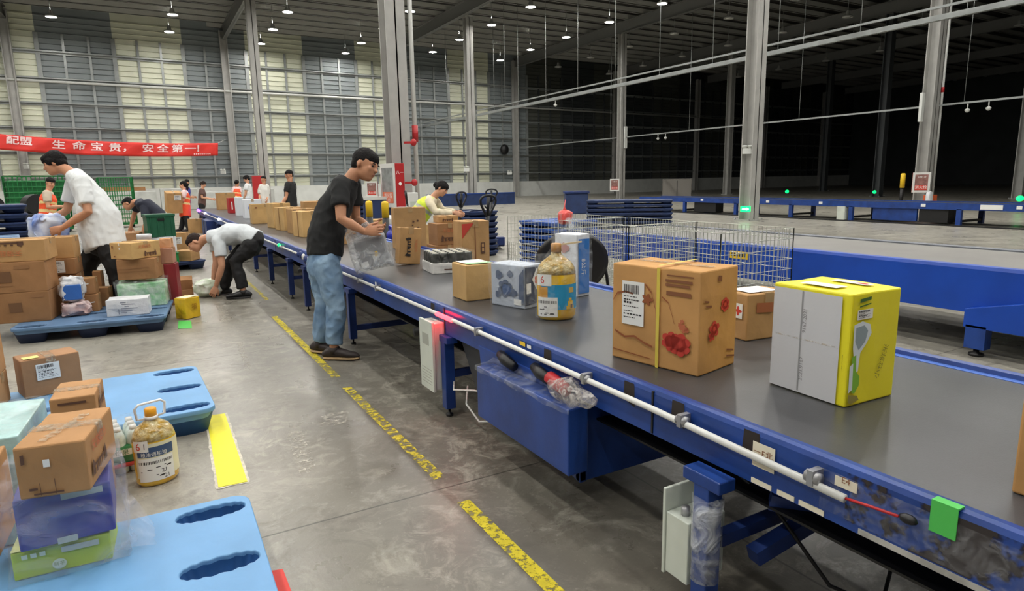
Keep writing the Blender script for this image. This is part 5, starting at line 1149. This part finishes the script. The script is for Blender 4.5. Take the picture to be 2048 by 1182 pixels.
p = at(75, 385, 20); rollcage((p.x,p.y,0), 1.6, 1.75, .9, 'tall green mesh roll cage behind the left orange-vested person', True)
p = at(232, 385, 22); rollcage((p.x,p.y,0), 1.0, 1.7, .8, 'open green mesh roll cage right of the running man\'s back')
# parked black-wheeled truck at the far left
p = at(18, 392, 17); t = thing('hand_cart', 'dark cart with round black wheels at the far left edge', 'cart', (p.x,p.y,0), radians(20)); m_ = MB(); m_.bb((-.7,-.35,.5), (.9,.35,.72)); m_.build('deck', M_iron, t, .03)
for x in (-.45,.55): m_ = MB(); m_.tube([(x,-.3,.95),(x,.3,.95)], .28, 16, sm=False); m_.build('wheel', M_black, t)
m_ = MB()
for x in (-.6,.8):
    for y in (-.3,.3): m_.tube([(x,y,.5),(x,y,0)], .04, 8)
m_.tube([(-.62,0,.7),(-.7,0,1.5)], .025, 8); m_.build('frame', M_iron, t)
Carton('brown carton on the floor behind the orange-vested woman carrying a carton', (1.3,21.2), 95, .35, .4, .42, K1, 0)
t = thing('control_cabinet', 'navy control cabinet under the far end of the belt', 'cabinet', (1.55,18.2,0)); MB().bb((-.25,-.7,.05), (.0,.7,.52)).build('cabinet_body', M_blued, t, .01); MB().bb((-.26,-.03,.1), (-.251,.03,.48)).build('door_gap', M_black, t)

# ================================================================== BANNER
by = 43.0
a, b_, c_, d_ = aty(-12, 266.6, by), aty(436, 286, by), aty(436, 311, by), aty(-12, 298, by)
t = thing('banner', 'long red cloth banner with white Chinese lettering strung before the back wall', 'banner', a)
M_ban = mat('banner_red', (226,52,44), .55, var=.10, vscale=1.2)
m_ = MB(); nu, nv = 60, 6; g = []
def bp(u, v):
    top = a.lerp(b_, u); bot = d_.lerp(c_, u); p = top.lerp(bot, v); sag = .18*(4*u*(1-u))
    return p+Vector((0, .05*sin(u*19+v*2)+.03*sin(u*47+v*5), -sag))-a
for i in range(nu+1):
    for j in range(nv+1): g.append(bp(i/nu, j/nv))
m_.add(g, [(i*(nv+1)+j,i*(nv+1)+j+1,(i+1)*(nv+1)+j+1,(i+1)*(nv+1)+j) for i in range(nu) for j in range(nv)], 0, True); o = m_.build('cloth', M_ban, t); s_ = o.modifiers.new('solid','SOLIDIFY'); s_.thickness = .01; s_.offset = -1
H_ = (a-d_).length; W_ = (b_-a).length
def ban_text(txt, px, size, v=.5, sx=1.25, bold=.012):
    u = (px+12)/448; vs, fs = text_polys(txt, size); m_ = MB()
    for k_, (dx, dz) in enumerate(((0,0),(bold,0),(-bold,0),(0,bold),(0,-bold))):
        m_.add([bp(u+(p.x*sx+dx)/W_, v-(p.y+dz)/H_)+Vector((0,-.03-.0015*k_,0)) for p in vs], fs)
    m_.build('lettering', mat('banner_white', (250,222,222), .6), t)
for ch, px in (('配',20),('盟',44),('生',104),('命',142),('宝',177),('贵',213),('，',240),('安',281),('全',313),('第',344),('一',373),('！',397)):
    ban_text(ch, px, .50 if px > 50 else .46, .44 if px > 50 else .36)
m_ = MB()
for i in range(9):
    u = (382+i*4.4+12)/448; q = bp(u, .84)+Vector((0,-.03,0)); m_.box(q, (.055,.004,.06))
m_.build('fine_print', MATS['banner_white'], t)
for e, off in ((a, (0,0,0)), (b_, (0,0,0))):
    m_ = MB(); m_.tube([e-a, e-a+Vector((-.5 if e == a else .5, .6, .25))], .008, 5); m_.build('tie_rope', M_pipe, t)
# ================================================================== PEOPLE
def skin(name, c): return mat(name, c, .55, var=.08, vscale=14, bump=.04, bscale=80)
SK1 = skin('skin_tan', (196,140,106)); SK2 = skin('skin_warm', (206,152,120)); SK3 = skin('skin_dark_tan', (170,116,88))
M_hair = mat('black_hair', (20,17,17), .75, spec=.25, bump=.5, bscale=90); M_hairb = mat('brown_hair', (40,28,24), .75, spec=.25, bump=.5, bscale=90)
M_eye = mat('eye_dark', (28,20,18), .3); M_lip = mat('lip', (158,92,80), .5); M_brow = mat('brow', (36,28,26), .7)
M_btee = mat('black_tee', (22,23,24), .8, bump=.15, bscale=14); M_wtee = mat('white_tee', (222,225,226), .8, bump=.15, bscale=14); M_gtee = mat('pale_grey_tee', (206,212,216), .8, bump=.15, bscale=14)
M_navytee = mat('navy_tee', (34,38,54), .8, bump=.15, bscale=14); M_jean = mat('washed_denim', (138,164,186), .8, var=.25, vscale=6, var2=(92,122,154), bump=.12, bscale=40)
M_btr = mat('black_trousers', (22,22,24), .8, bump=.1, bscale=14); M_wtr = mat('white_trousers', (222,214,216), .8)
M_ovest = mat('orange_vest', (242,84,40), .6, bump=.1, bscale=12); M_refl = mat('reflective_band', (236,206,140), .4); M_yvest = mat('lime_vest', (216,236,60), .6, bump=.1, bscale=12); M_reflg = mat('grey_band', (170,176,160), .4)
M_shoe = mat('dark_suede', (42,32,30), .6); M_sole = mat('tan_sole', (166,138,100), .6); M_soleb = mat('dark_sole', (40,38,38), .6)
def ring(c, lat, fwd, up): pass
def crumple(me, amp, freq, seed):
    o_ = Vector((seed*1.7, seed*2.3, seed*.7))
    ns = [v.normal.copy() for v in me.vertices]
    for v, n in zip(me.vertices, ns):
        q = v.co*freq+o_
        a = noise.noise(q)+.5*noise.noise(q*2.3)
        r = 1-abs(noise.noise(q*1.6+Vector((3,1,7))))*2
        v.co += n*(amp*(.6*a+.5*max(0, r)-.1))
def to_local(me, base):
    for v in me.vertices: v.co -= base
def smooth_all(me):
    for p in me.polygons: p.use_smooth = True
def hand(mb, wr, dr, nrm, s=1.0, curl=.5, side=1, spread=1.0):
    """palm, four jointed fingers and a thumb, starting at the wrist"""
    dr = dr.normalized(); nrm = (nrm-dr*nrm.dot(dr)).normalized(); lat = dr.cross(nrm)*side
    mb.tube([wr-dr*.02*s, wr+dr*.015*s, wr+dr*.055*s, wr+dr*.088*s], [(.026*s,.019*s),(.032*s,.017*s),(.042*s,.016*s),(.040*s,.013*s)], 12, lat=lat, dome=True)
    for k, (off, ln, r, b) in enumerate(((-.031,.072,.0085,.9),(-.0105,.082,.0092,1.0),(.0105,.078,.009,1.1),(.031,.060,.008,1.25))):
        p = wr+dr*(.086*s)-lat*(off*s*spread); d = (dr-lat*(off*2.2*spread)).normalized(); pts = [p-d*.012*s]; a = 0
        for seg, f in ((.45,.8),(.31,1.0),(.24,.7)):
            pts.append(p.copy()); ang = curl*b*f*.9; a += ang
            dd = d*cos(a)+nrm*sin(a); p = p+dd*(ln*seg*s)
        pts.append(p); mb.tube(pts, [r*s,r*s*1.02,r*s*.98,r*s*.9,r*s*.72], 8, dome=True)
    p = wr+dr*.022*s+lat*.026*s; d1 = (dr*.62+lat*.62+nrm*.35).normalized(); d2 = (dr*.85+lat*.25+nrm*.55*(.4+curl)).normalized()
    mb.tube([p, p+d1*.040*s, p+d1*.040*s+d2*.032*s, p+d1*.04*s+d2*.056*s], [.014*s,.0115*s,.0105*s,.0085*s], 8, dome=True)
def person(label, d, J, s=1.0, face=(1,0,0), up=(0,1,0), skinm=SK1, hairm=M_hair, hair='short', top=M_btee, legs=M_btr, shoe=(M_shoe,M_soleb), vest=None, band=None, vox=.010,
           sleeve=.62, long_sleeve=None, group=None, belly=1.0, hem=.13, feet=True, seed=1, curl=.6, handn=None, ground=0.0, loose=1.0, toes=None, torso=1.0, hsc=1.0, handdir=None, facing=None):
    P = {k: at(v[0], v[1], d+(v[2] if len(v) > 2 else 0)) for k, v in J.items()}
    hs = s*hsc
    base = Vector((P['pelvis'].x, P['pelvis'].y, ground))
    t = thing('person', label, 'person', base, 0, group)
    fz = (CR*face[0]+CU*face[1]+CT*face[2]).normalized(); uz = (CR*up[0]+CU*up[1]+CT*up[2]); uz = (uz-fz*uz.dot(fz)).normalized(); rz_ = fz.cross(uz)
    lat = (P['shn']-P['shf']).normalized(); hl = (P['hin']-P['hif']).normalized()
    sp = (P['neck']-P['pelvis']).normalized()
    wa = P.get('waist') or P['pelvis'].lerp(P['neck'], .36); ch = P.get('chest') or P['pelvis'].lerp(P['neck'], .72)
    shm = P['shn'].lerp(P['shf'], .5)
    # how wide apart the shoulders are sets the chest breadth
    hw = max(.12, min(.20, (P['shn']-P['shf']).length*.46))
    spine = [P['pelvis']-(wa-P['pelvis']).normalized()*.02*s, P['pelvis'], wa, ch, ch.lerp(shm, .75), P['neck']]
    lats = [hl, hl, (hl+lat).normalized(), lat, lat, lat]
    rr = [(.115,.08),(.128,.095),(.122*belly,.092*belly),(hw*.86,.105),(hw*.84,.078),(.058,.058)]
    H = P['head']
    core = MB()
    core.tube(spine[:-1]+[P['neck']-sp*.05*s], [(a*s*torso, b*s*torso) for a, b in rr], 18, lat=lats, dome=True)
    core.tube([P['neck']-sp*.05*s, P['neck'].lerp(H, .35), H-uz*.045*s-fz*.022*s], [.058*s,.056*s,.055*s], 14, dome=True)
    for c_, r_ in ((H+uz*.022*hs-fz*.010*hs, (.074,.094,.092)), (H-uz*.030*hs+fz*.022*hs, (.061,.070,.082)), (H-uz*.082*hs+fz*.046*hs, (.038,.036,.028)), (H-uz*.06*hs+fz*.018*hs, (.056,.052,.045)),
                   (H-uz*.010*hs+fz*.086*hs, (.011,.017,.026)), (H-uz*.024*hs+fz*.099*hs, (.016,.014,.012)), (H+uz*.018*hs+fz*.074*hs, (.050,.016,.012)), (H-uz*.056*hs+fz*.080*hs, (.022,.013,.012)),
                   (H-uz*.020*hs+fz*.062*hs+rz_*.034*hs, (.022,.022,.022)), (H-uz*.020*hs+fz*.062*hs-rz_*.034*hs, (.022,.022,.022))):
        core.ell(c_, (rz_, fz, uz), [q*hs for q in r_], 16, 11)
    for sg in (-1, 1): core.ell(H+rz_*sg*.074*hs-uz*.012*hs-fz*.012*hs, ((fz*.9+rz_*sg*.5).normalized(), (rz_*sg*.9-fz*.4).normalized(), uz), [.020*hs,.009*hs,.031*hs], 10, 8)
    for a in 'nf':
        core.tube([P['sh'+a].lerp(P['el'+a], .16)-lat*(.0 if a == 'n' else -.0), P['sh'+a].lerp(P['el'+a], .4), P['el'+a], P['el'+a].lerp(P['wr'+a], .35), P['wr'+a]], [.048*s,.049*s,.041*s,.043*s,.026*s], 12, dome=True)
        core.tube([P['hi'+a], P['kn'+a], P['kn'+a].lerp(P['an'+a], .35), P['an'+a]], [.085*s,.056*s,.054*s,.036*s], 12, dome=True)
    me = remesh(core, min(vox, .009), 4)
    hb = MB()
    for a in 'nf':
        fd = (P['wr'+a]-P['el'+a]).normalized()
        if handdir and a in handdir: q = handdir[a]; fd = (CR*q[0]+CU*q[1]+CT*q[2]).normalized()
        nn = (handn or {}).get(a); nn = (CR*nn[0]+CU*nn[1]+CT*nn[2]) if nn else (lat*(-1 if a == 'n' else 1)+Vector((0,0,-.3)))
        hb.__class__; h1 = MB(); hand(h1, P['wr'+a]+fd*.01, fd, nn, s*1.02, curl, 1 if a == 'n' else -1); hb.add(h1.v, h1.f, 0, True)
    hm = remesh(hb, .0036 if d < 9 else .008, 2, .4)
    ex = MB()
    for sg in (-1, 1):
        ex.ell(H+rz_*sg*.030*hs+uz*.002*hs+fz*.080*hs, (rz_, fz, uz), [.013*hs,.006*hs,.006*hs], 8, 6, 1)
        ex.ell(H+rz_*sg*.032*hs+uz*.023*hs+fz*.083*hs, (rz_, fz, uz), [.020*hs,.008*hs,.0045*hs], 8, 6, 3)
    ex.ell(H-uz*.056*hs+fz*.090*hs, (rz_, fz, uz), [.019*hs,.004*hs,.0035*hs], 8, 6, 2)
    bm = bmesh.new(); bm.from_mesh(me); bm.from_mesh(hm)
    exm = ex.mesh('x', [skinm, M_eye, M_lip, M_brow]); bm.from_mesh(exm)
    out = bpy.data.meshes.new('body'); bm.to_mesh(out); bm.free()
    for m in (skinm, M_eye, M_lip, M_brow): out.materials.append(m)
    for m in (me, hm, exm): bpy.data.meshes.remove(m)
    smooth_all(out); to_local(out, base); link('body', out, t)
    # --- hair
    hr = MB()
    if hair == 'short':
        E_ = [(H+uz*.036*hs-fz*.020*hs, (.079,.094,.088)), (H-uz*.012*hs-fz*.050*hs, (.070,.052,.060)), (H+uz*.050*hs+fz*.030*hs, (.064,.058,.054))]
    elif hair == 'full':
        E_ = [(H+uz*.044*hs-fz*.016*hs, (.088,.104,.094)), (H-uz*.010*hs-fz*.056*hs, (.076,.058,.070)), (H+uz*.058*hs+fz*.046*hs, (.070,.056,.052)), (H+uz*.02*hs+rz_*.06*hs, (.03,.06,.05)), (H+uz*.02*hs-rz_*.06*hs, (.03,.06,.05))]
    else:
        E_ = [(H+uz*.036*hs-fz*.018*hs, (.084,.102,.094)), (H-uz*.012*hs-fz*.056*hs, (.074,.056,.066)), (H+uz*.052*hs+fz*.030*hs, (.066,.060,.052)), (H+uz*.01*hs-fz*.125*hs, (.040,.045,.045))]
        if hair == 'tail': E_.append((H-uz*.09*hs-fz*.12*hs, (.03,.035,.08)))
    for c_, r_ in E_: hr.ell(c_, (rz_, fz, uz), [q*hs for q in r_], 16, 11)
    hme = remesh(hr, max(.007, vox*.8), 3); crumple(hme, .008 if hair != 'short' else .004, 26, seed); hme.materials.append(hairm); smooth_all(hme); to_local(hme, base); link('hair', hme, t)
    # --- shirt
    sh = MB(); lo = loose
    hemp = P['pelvis']-(wa-P['pelvis']).normalized()*(hem-.05)*s
    sh.tube([hemp, P['pelvis'], wa, ch, ch.lerp(shm, .75), P['neck']-sp*.002*s], [(.172*s*lo*torso,.135*s*lo*torso),(.174*s*lo*torso,.136*s*lo*torso),(.164*s*belly*lo*torso,.130*s*belly*lo*torso),((hw+.016)*s*torso,.136*s*torso),((hw+.012)*s*torso,.108*s*torso),(.084*s,.084*s)], 20, lat=[hl,hl,(hl+lat).normalized(),lat,lat,lat])
    for a in 'nf':
        ll = lat*(.03 if a == 'n' else -.03); sh.ell(P['sh'+a]-ll, ((1,0,0),(0,1,0),(0,0,1)), [.076*s]*3, 12, 8)
        e = P['sh'+a].lerp(P['el'+a], sleeve)
        if long_sleeve: sh.tube([P['sh'+a]-ll, P['sh'+a].lerp(P['el'+a], .4), P['el'+a], P['wr'+a].lerp(P['el'+a], .12)], [.076*s,.066*s,.056*s,.044*s], 14)
        else: sh.tube([P['sh'+a]-ll, P['sh'+a].lerp(P['el'+a], sleeve*.5), e], [.078*s,.072*s,.072*s], 14)
    sme = remesh(sh, vox, 4); crumple(sme, .011 if d < 10 else .008, 7, seed+3); sme.materials.append(top); smooth_all(sme); to_local(sme, base); link('shirt', sme, t)
    # --- vest
    if vest:
        ve = MB(); ve.tube([P['pelvis']-(wa-P['pelvis']).normalized()*(hem+.02)*s, P['pelvis'], wa, ch, ch.lerp(shm, .8)], [(.20*s,.165*s),(.195*s,.16*s),(.185*s,.152*s),((hw+.035)*s,.155*s),((hw+.005)*s,.122*s)], 20, lat=[hl,hl,hl,lat,lat])
        for a in 'nf': ll = lat*(.055 if a == 'n' else -.055); ve.tube([ch.lerp(P['sh'+a], .6)-ll, P['sh'+a]-ll*.8+sp*.035], [.06*s,.05*s], 10, dome=True)
        vme = remesh(ve, vox, 3); crumple(vme, .008, 7, seed+5); vme.materials.append(vest); vme.materials.append(band or M_refl); smooth_all(vme)
        ax = (P['neck']-P['pelvis']); L_ = ax.length; ax.normalize()
        for p in vme.polygons:
            h_ = (p.center-P['pelvis']).dot(ax)/L_; w_ = abs((p.center-wa).dot(lat))
            if .20 < h_ < .31 or (.50 < h_ < .59) : p.material_index = 1
        to_local(vme, base); link('safety_vest', vme, t)
    # --- trousers
    tr = MB(); tr.tube([P['pelvis']+(wa-P['pelvis']).normalized()*.13*s, P['pelvis'], P['hin'].lerp(P['hif'], .5)-Vector((0,0,.03))], [(.146*s,.110*s),(.160*s,.122*s),(.15*s,.125*s)], 18, lat=hl, dome=True)
    tr.ell(P['pelvis'], (hl, sp.cross(hl).normalized(), sp), [.160*s,.126*s,.135*s], 16, 10)
    for a in 'nf':
        K, A = P['kn'+a], P['an'+a]
        tr.ell(P['hi'+a]+Vector((0,0,.01)), ((1,0,0),(0,1,0),(0,0,1)), [.106*s,.106*s,.112*s], 14, 9)
        tr.tube([P['hi'+a], P['hi'+a].lerp(K, .5), K, K.lerp(A, .5), A.lerp(K, .06)], [.108*s,.095*s,.076*s,.072*s,.066*s], 16, dome=False)
    tme = remesh(tr, vox, 6); crumple(tme, .016 if d < 10 else .006, 8, seed+7); tme.materials.append(legs); smooth_all(tme); to_local(tme, base); link('trousers', tme, t)
    # --- shoes
    if feet:
        for a in 'nf':
            A = P['an'+a]; td = (toes or {}).get(a, facing or (face[0], 0, face[2])); td = (CR*td[0]+CT*td[2]); td.z = 0; td.normalize(); sd = Vector((-td.y, td.x, 0))
            g = Vector((A.x, A.y, ground+.004)); hl_ = -td*.075*s
            so = MB(); up_ = MB()
            prof = [(-.08,.028,.052),(-.05,.038,.078),(0,.040,.088),(.06,.043,.072),(.12,.048,.052),(.17,.042,.042),(.195,.022,.026)]
            up_.tube([g+td*x*s+Vector((0,0,(.016+h_/2)*s)) for x, w_, h_ in prof], [(w_*s, h_*.52*s) for x, w_, h_ in prof], 14, lat=sd, dome=True)
            up_.tube([g+Vector((0,0,.05*s)), Vector((A.x,A.y,max(A.z, ground+.10*s)))], [.044*s,.046*s], 12)
            for v in up_.v: v -= base
            u_ = up_.build('shoe', shoe[0], t)
            so.tube([g+td*x*s+Vector((0,0,.012*s)) for x, w_, h_ in prof], [((w_+.006)*s, .012*s) for x, w_, h_ in prof], 14, lat=sd, dome=True)
            for v in so.v: v -= base
            so.build('sole', shoe[1], u_)
    return t, P, base
# ---- man in black T-shirt and jeans at the belt
t, P1, b1 = person('man in black T-shirt and washed blue jeans lifting a clear grey bag at the belt', 5.22,
    dict(head=(731,330), neck=(697,357), shn=(680,370,-.17), shf=(706,366,.17), eln=(682,438,-.22), wrn=(728,463,-.16), elf=(712,438,.22), wrf=(738,455,.12),
         chest=(668,418), waist=(652,468,.0), pelvis=(650,512), hin=(654,534,-.09), hif=(640,530,.09), knn=(672,610,-.09), ann=(668,694,-.09), knf=(650,604,.10), anf=(640,688,.12)),
    s=1.0, face=(.90,-.30,.28), up=(.30,.95,0), top=M_btee, legs=M_jean, shoe=(M_shoe,M_sole), vox=.008, belly=1.12, hem=.04, seed=2, toes=dict(n=(1,0,.10), f=(.9,0,.4)), curl=.75,
    handn=dict(n=(.3,.1,-1), f=(.3,.3,1)), handdir=dict(n=(1,.05,.1), f=(1,-.1,.0)), sleeve=.62, hsc=1.13)
m_ = MB()
c = P1['wrf'].lerp(P1['wrn'], .5)+CR*.05-CU*.02
q = at(752, 492, 5.22); t2 = thing('grey_bag', 'crumpled clear plastic bag around a grey box, held by the man in black', 'bag', q-Vector((0,0,.17)), radians(-20))
bm = bmesh.new(); bmesh.ops.create_cube(bm, size=1); bmesh.ops.subdivide_edges(bm, edges=bm.edges, cuts=9, use_grid_fill=True)
for v in bm.verts:
    f = v.co.z+.5; p = Vector((v.co.x*(.31-.10*f*f), v.co.y*(.22-.12*f), f*.36)); p += noise.noise_vector(p*11)*.022*(.4+f); p.x -= .06*f; v.co = p
for f in bm.faces: f.smooth = True
me = bpy.data.meshes.new('bag'); bm.to_mesh(me); bm.free(); me.materials.append(film('grey_bag_film', (206,208,210), .5, 12)); o = link('plastic_wrap', me, t2)
m_ = MB(); m_.box((0,0,.14), (.25,.16,.24)); o = m_.build('grey_box', mat('soft_grey_box', (150,150,152), .6, var=.2, vscale=9), t2, .02)
m_ = MB(); m_.box((.02,-.0815,.10), (.05,.002,.07)); m_.box((.03,-.083,.12), (.025,.002,.04), mi=1); m_.box((-.08,-.0815,.05), (.06,.002,.05)); m_.build('label', [M_paper, M_yel], o)
t2.rotation_euler = (radians(4), radians(-12), radians(-22))
# ---- bending man in pale T-shirt
t, P2, b2 = person('man in pale grey T-shirt and black trousers bending to pick up a green sack', 8.05,
    dict(head=(390,486), neck=(417,474), shn=(438,482,-.14), shf=(430,470,.16), eln=(444,532,-.15), wrn=(432,572,-.10), elf=(432,524,.12), wrf=(426,568,.10),
         chest=(458,468), waist=(488,468), pelvis=(508,478), hin=(502,492,-.09), hif=(500,488,.09), knn=(472,524,-.10), ann=(486,580,-.08), knf=(458,528,.10), anf=(448,578,.18)),
    s=.98, face=(-.62,-.72,.30), up=(-.72,.62,.1), skinm=SK2, top=M_gtee, legs=M_btr, shoe=(mat('black_shoe', (24,24,26), .5), M_soleb), vox=.009, hem=.09, seed=5, toes=dict(n=(-.85,0,.3), f=(-.8,0,.2)), curl=.7, facing=(-1,0,.2), handdir=dict(n=(-.35,-1,.1), f=(-.35,-1,0)), hairm=M_hairb)
# ---- striding man in white T-shirt
t, P3, b3 = person('striding man in loose white T-shirt and black trousers carrying a blue and white bag', 7.05,
    dict(head=(109,328), neck=(146,346), shn=(166,366,-.20), shf=(150,358,.20), eln=(176,424,-.26), wrn=(124,456,-.26), elf=(134,420,.2), wrf=(96,446,.12),
         chest=(180,392), waist=(198,436), pelvis=(206,470), hin=(214,486,-.1), hif=(194,488,.1), knn=(232,545,-.10), ann=(250,618,-.05), knf=(172,545,.12), anf=(168,618,.12)),
    s=1.07, face=(-.88,-.32,.28), up=(-.30,.95,0), skinm=SK1, top=M_wtee, legs=M_btr, vox=.009, hem=.20, seed=8, loose=1.38, ground=.15, toes=dict(n=(-1,0,0), f=(-1,0,.2)), hair='full', belly=1.1, curl=.9, handdir=dict(n=(-1,-.35,.1), f=(-.8,-.5,0)), sleeve=.75)
q = at(102, 484, 7.02); soft('blue and white plastic bag swinging from the striding man\'s hand', (q.x, q.y, q.z-.03), (.34,.26,.34), mat('blue_white_bag', (216,222,236), .3, bump=.5, bscale=9, var=.3, vscale=5, var2=(84,124,206)), radians(30), seed=33, amp=.05)
# ---- navy-shirted man bending
person('man in navy T-shirt bending low over cartons behind the green crate tower', 11.6,
    dict(head=(256,408), neck=(276,402), shn=(290,416,-.16), shf=(276,410,.16), eln=(292,446,-.2), wrn=(284,472,-.18), elf=(268,430,.2), wrf=(262,452,.2),
         chest=(294,412), waist=(316,430), pelvis=(326,448), hin=(328,460,-.09), hif=(322,460,.09), knn=(322,510,-.09), ann=(330,540,-.08), knf=(316,508,.1), anf=(318,536,.1)),
    s=.98, face=(-.80,-.55,.15), up=(-.5,.85,0), top=M_navytee, vox=.011, seed=11, hem=.09, facing=(-1,0,.2), handdir=dict(n=(-.2,-1,0), f=(-.2,-1,0)))
# ---- left orange vest
def upright(label, d, hx, hy, foot, face, hh=None, **kw):
    """standing figure: head pixel, foot pixel line; arms reaching forward along the face direction"""
    ppm = 1280/d; s = kw.pop('s', .95); fx = face[0]; k = kw.pop('arm', (.22,-.32)); lean = kw.pop('lean', 0.0)*ppm*fx
    sw = kw.pop('sw', .5); st = kw.pop('stride', .05)
    nx, ny = hx-fx*.05*ppm-lean*.2, hy+.17*ppm*s; sx = nx-fx*.015*ppm; bx = hx-fx*.07*ppm-lean
    wy = hy+.60*ppm*s; tilt = 1-abs(fx)
    sd = .17*s
    J = dict(head=(hx,hy), neck=(nx,ny), shn=(sx-tilt*sd*ppm*.95*kw.get('mir',1), ny+.05*ppm*s, -sd*abs(fx)-.03), shf=(sx+tilt*sd*ppm*.95*kw.pop('mir',1), ny+.05*ppm*s, sd*abs(fx)+.03),
             chest=(nx*.72+bx*.28, ny+.18*ppm*s), waist=(nx*.35+bx*.65, ny+.38*ppm*s), pelvis=(bx, ny+.56*ppm*s),
             hin=(bx-tilt*.09*ppm, ny+.62*ppm*s, -.09*abs(fx)), hif=(bx+tilt*.09*ppm, ny+.62*ppm*s, .09*abs(fx)))
    fy = foot; ky = (J['hin'][1]+fy)/2
    for a, sg in (('n',1),('f',-1)):
        o_ = st*ppm*sg; J['kn'+a] = ((J['hi'+a][0]+o_*.6), ky, J['hi'+a][2]); J['an'+a] = (J['hi'+a][0]+o_, fy-.06*ppm, J['hi'+a][2])
        S = J['sh'+a]; J['el'+a] = (S[0]+fx*.04*ppm, S[1]+.28*ppm*s, S[2]*1.15); J['wr'+a] = (S[0]+fx*k[0]*ppm, S[1]-k[1]*ppm*s*1.2, S[2]*.8-face[2]*.18)
    return person(label, d, J, s=s, face=face, facing=(face[0],0,face[2]), vox=.014, **kw)
upright('person in an orange vest looking down at a phone, beside the left green roll cage', 13.2, 101, 366, 520, (.85,-.35,.35), skinm=SK2, top=mat('beige_tee', (196,180,160), .8), vest=M_ovest, legs=mat('navy_trousers', (36,44,84), .8), seed=14, arm=(.38,-.22), s=1.0)
upright('woman in a long orange vest carrying a tall carton against her chest', 19.6, 366, 370, 464, (-.85,-.05,.2), skinm=SK2, top=mat('pink_white_tee', (232,206,206), .8), vest=M_ovest, legs=M_btr, hair='tail', seed=17, arm=(.30,-.26), s=1.0, stride=.14, hem=.22)
p = at(345, 396, 19.2); k = Carton('brown carton held by the woman in the long orange vest', (p.x,p.y), 100, .3, .42, .62, K1, p.z-.42, tilt=(0,-14)); k.label('R', .2, .4, .38, .55, 51)
upright('person in a royal blue T-shirt half hidden behind the orange-vested woman', 21.8, 374, 365, 452, (.5,-.2,.5), top=mat('royal_tee', (52,56,140), .8), seed=19, arm=(.42,-.25))
upright('person in a brown top sorting at the far end of the belt', 23.2, 407, 369, 450, (.8,-.3,.2), top=mat('brown_top', (96,70,64), .8), hair='bun', hairm=M_hairb, seed=22, arm=(.45,-.28), skinm=SK2)
upright('person in an orange vest and white trousers standing with back turned at the far belt', 25.0, 474, 366, 440, (.15,-.1,-.95), top=mat('pink_white_tee', (232,206,206), .8), vest=M_ovest, legs=M_wtr, hair='bun', seed=25, arm=(.1,-.3))
upright('young person in a plain white T-shirt with full black hair by the slim column', 21.0, 493, 358, 450, (-.7,-.3,.3), top=M_wtee, hair='full', seed=28, arm=(.1,-.36), skinm=SK2)
upright('man in an open-collared white shirt facing the belt, next to the red panel', 19.5, 527, 359, 450, (-.25,-.1,.95), top=mat('white_shirt', (222,220,214), .8), seed=31, arm=(.1,-.36), long_sleeve=None, sleeve=.85)
upright('man in black T-shirt standing across the belt behind the row of cartons', 14.8, 578, 350, 500, (-.55,-.3,.75), top=M_btee, seed=34, arm=(.28,-.42), s=1.0, skinm=SK1)
# ---- woman in yellow vest leaning over the boxes
person('woman in a lime yellow safety vest leaning over cartons beyond the belt', 9.6,
    dict(head=(884,378), neck=(866,394), shn=(858,404,-.14), shf=(868,398,.15), eln=(872,424,-.2), wrn=(908,426,-.16), elf=(886,420,.2), wrf=(912,424,.16),
         chest=(852,412), waist=(838,432), pelvis=(826,450), hin=(826,464,-.09), hif=(822,464,.09), knn=(834,514,-.09), ann=(820,560,-.08), knf=(832,514,.1), anf=(816,556,.1)),
    s=.95, face=(.82,-.50,.25), up=(.45,.88,0), skinm=SK2, top=mat('cream_tee', (226,214,186), .8), vest=M_yvest, band=M_reflg, vox=.011, hair='bun', seed=37, long_sleeve=True, hem=.14, facing=(1,0,.1), handdir=dict(n=(1,-.3,0), f=(1,-.3,0)))
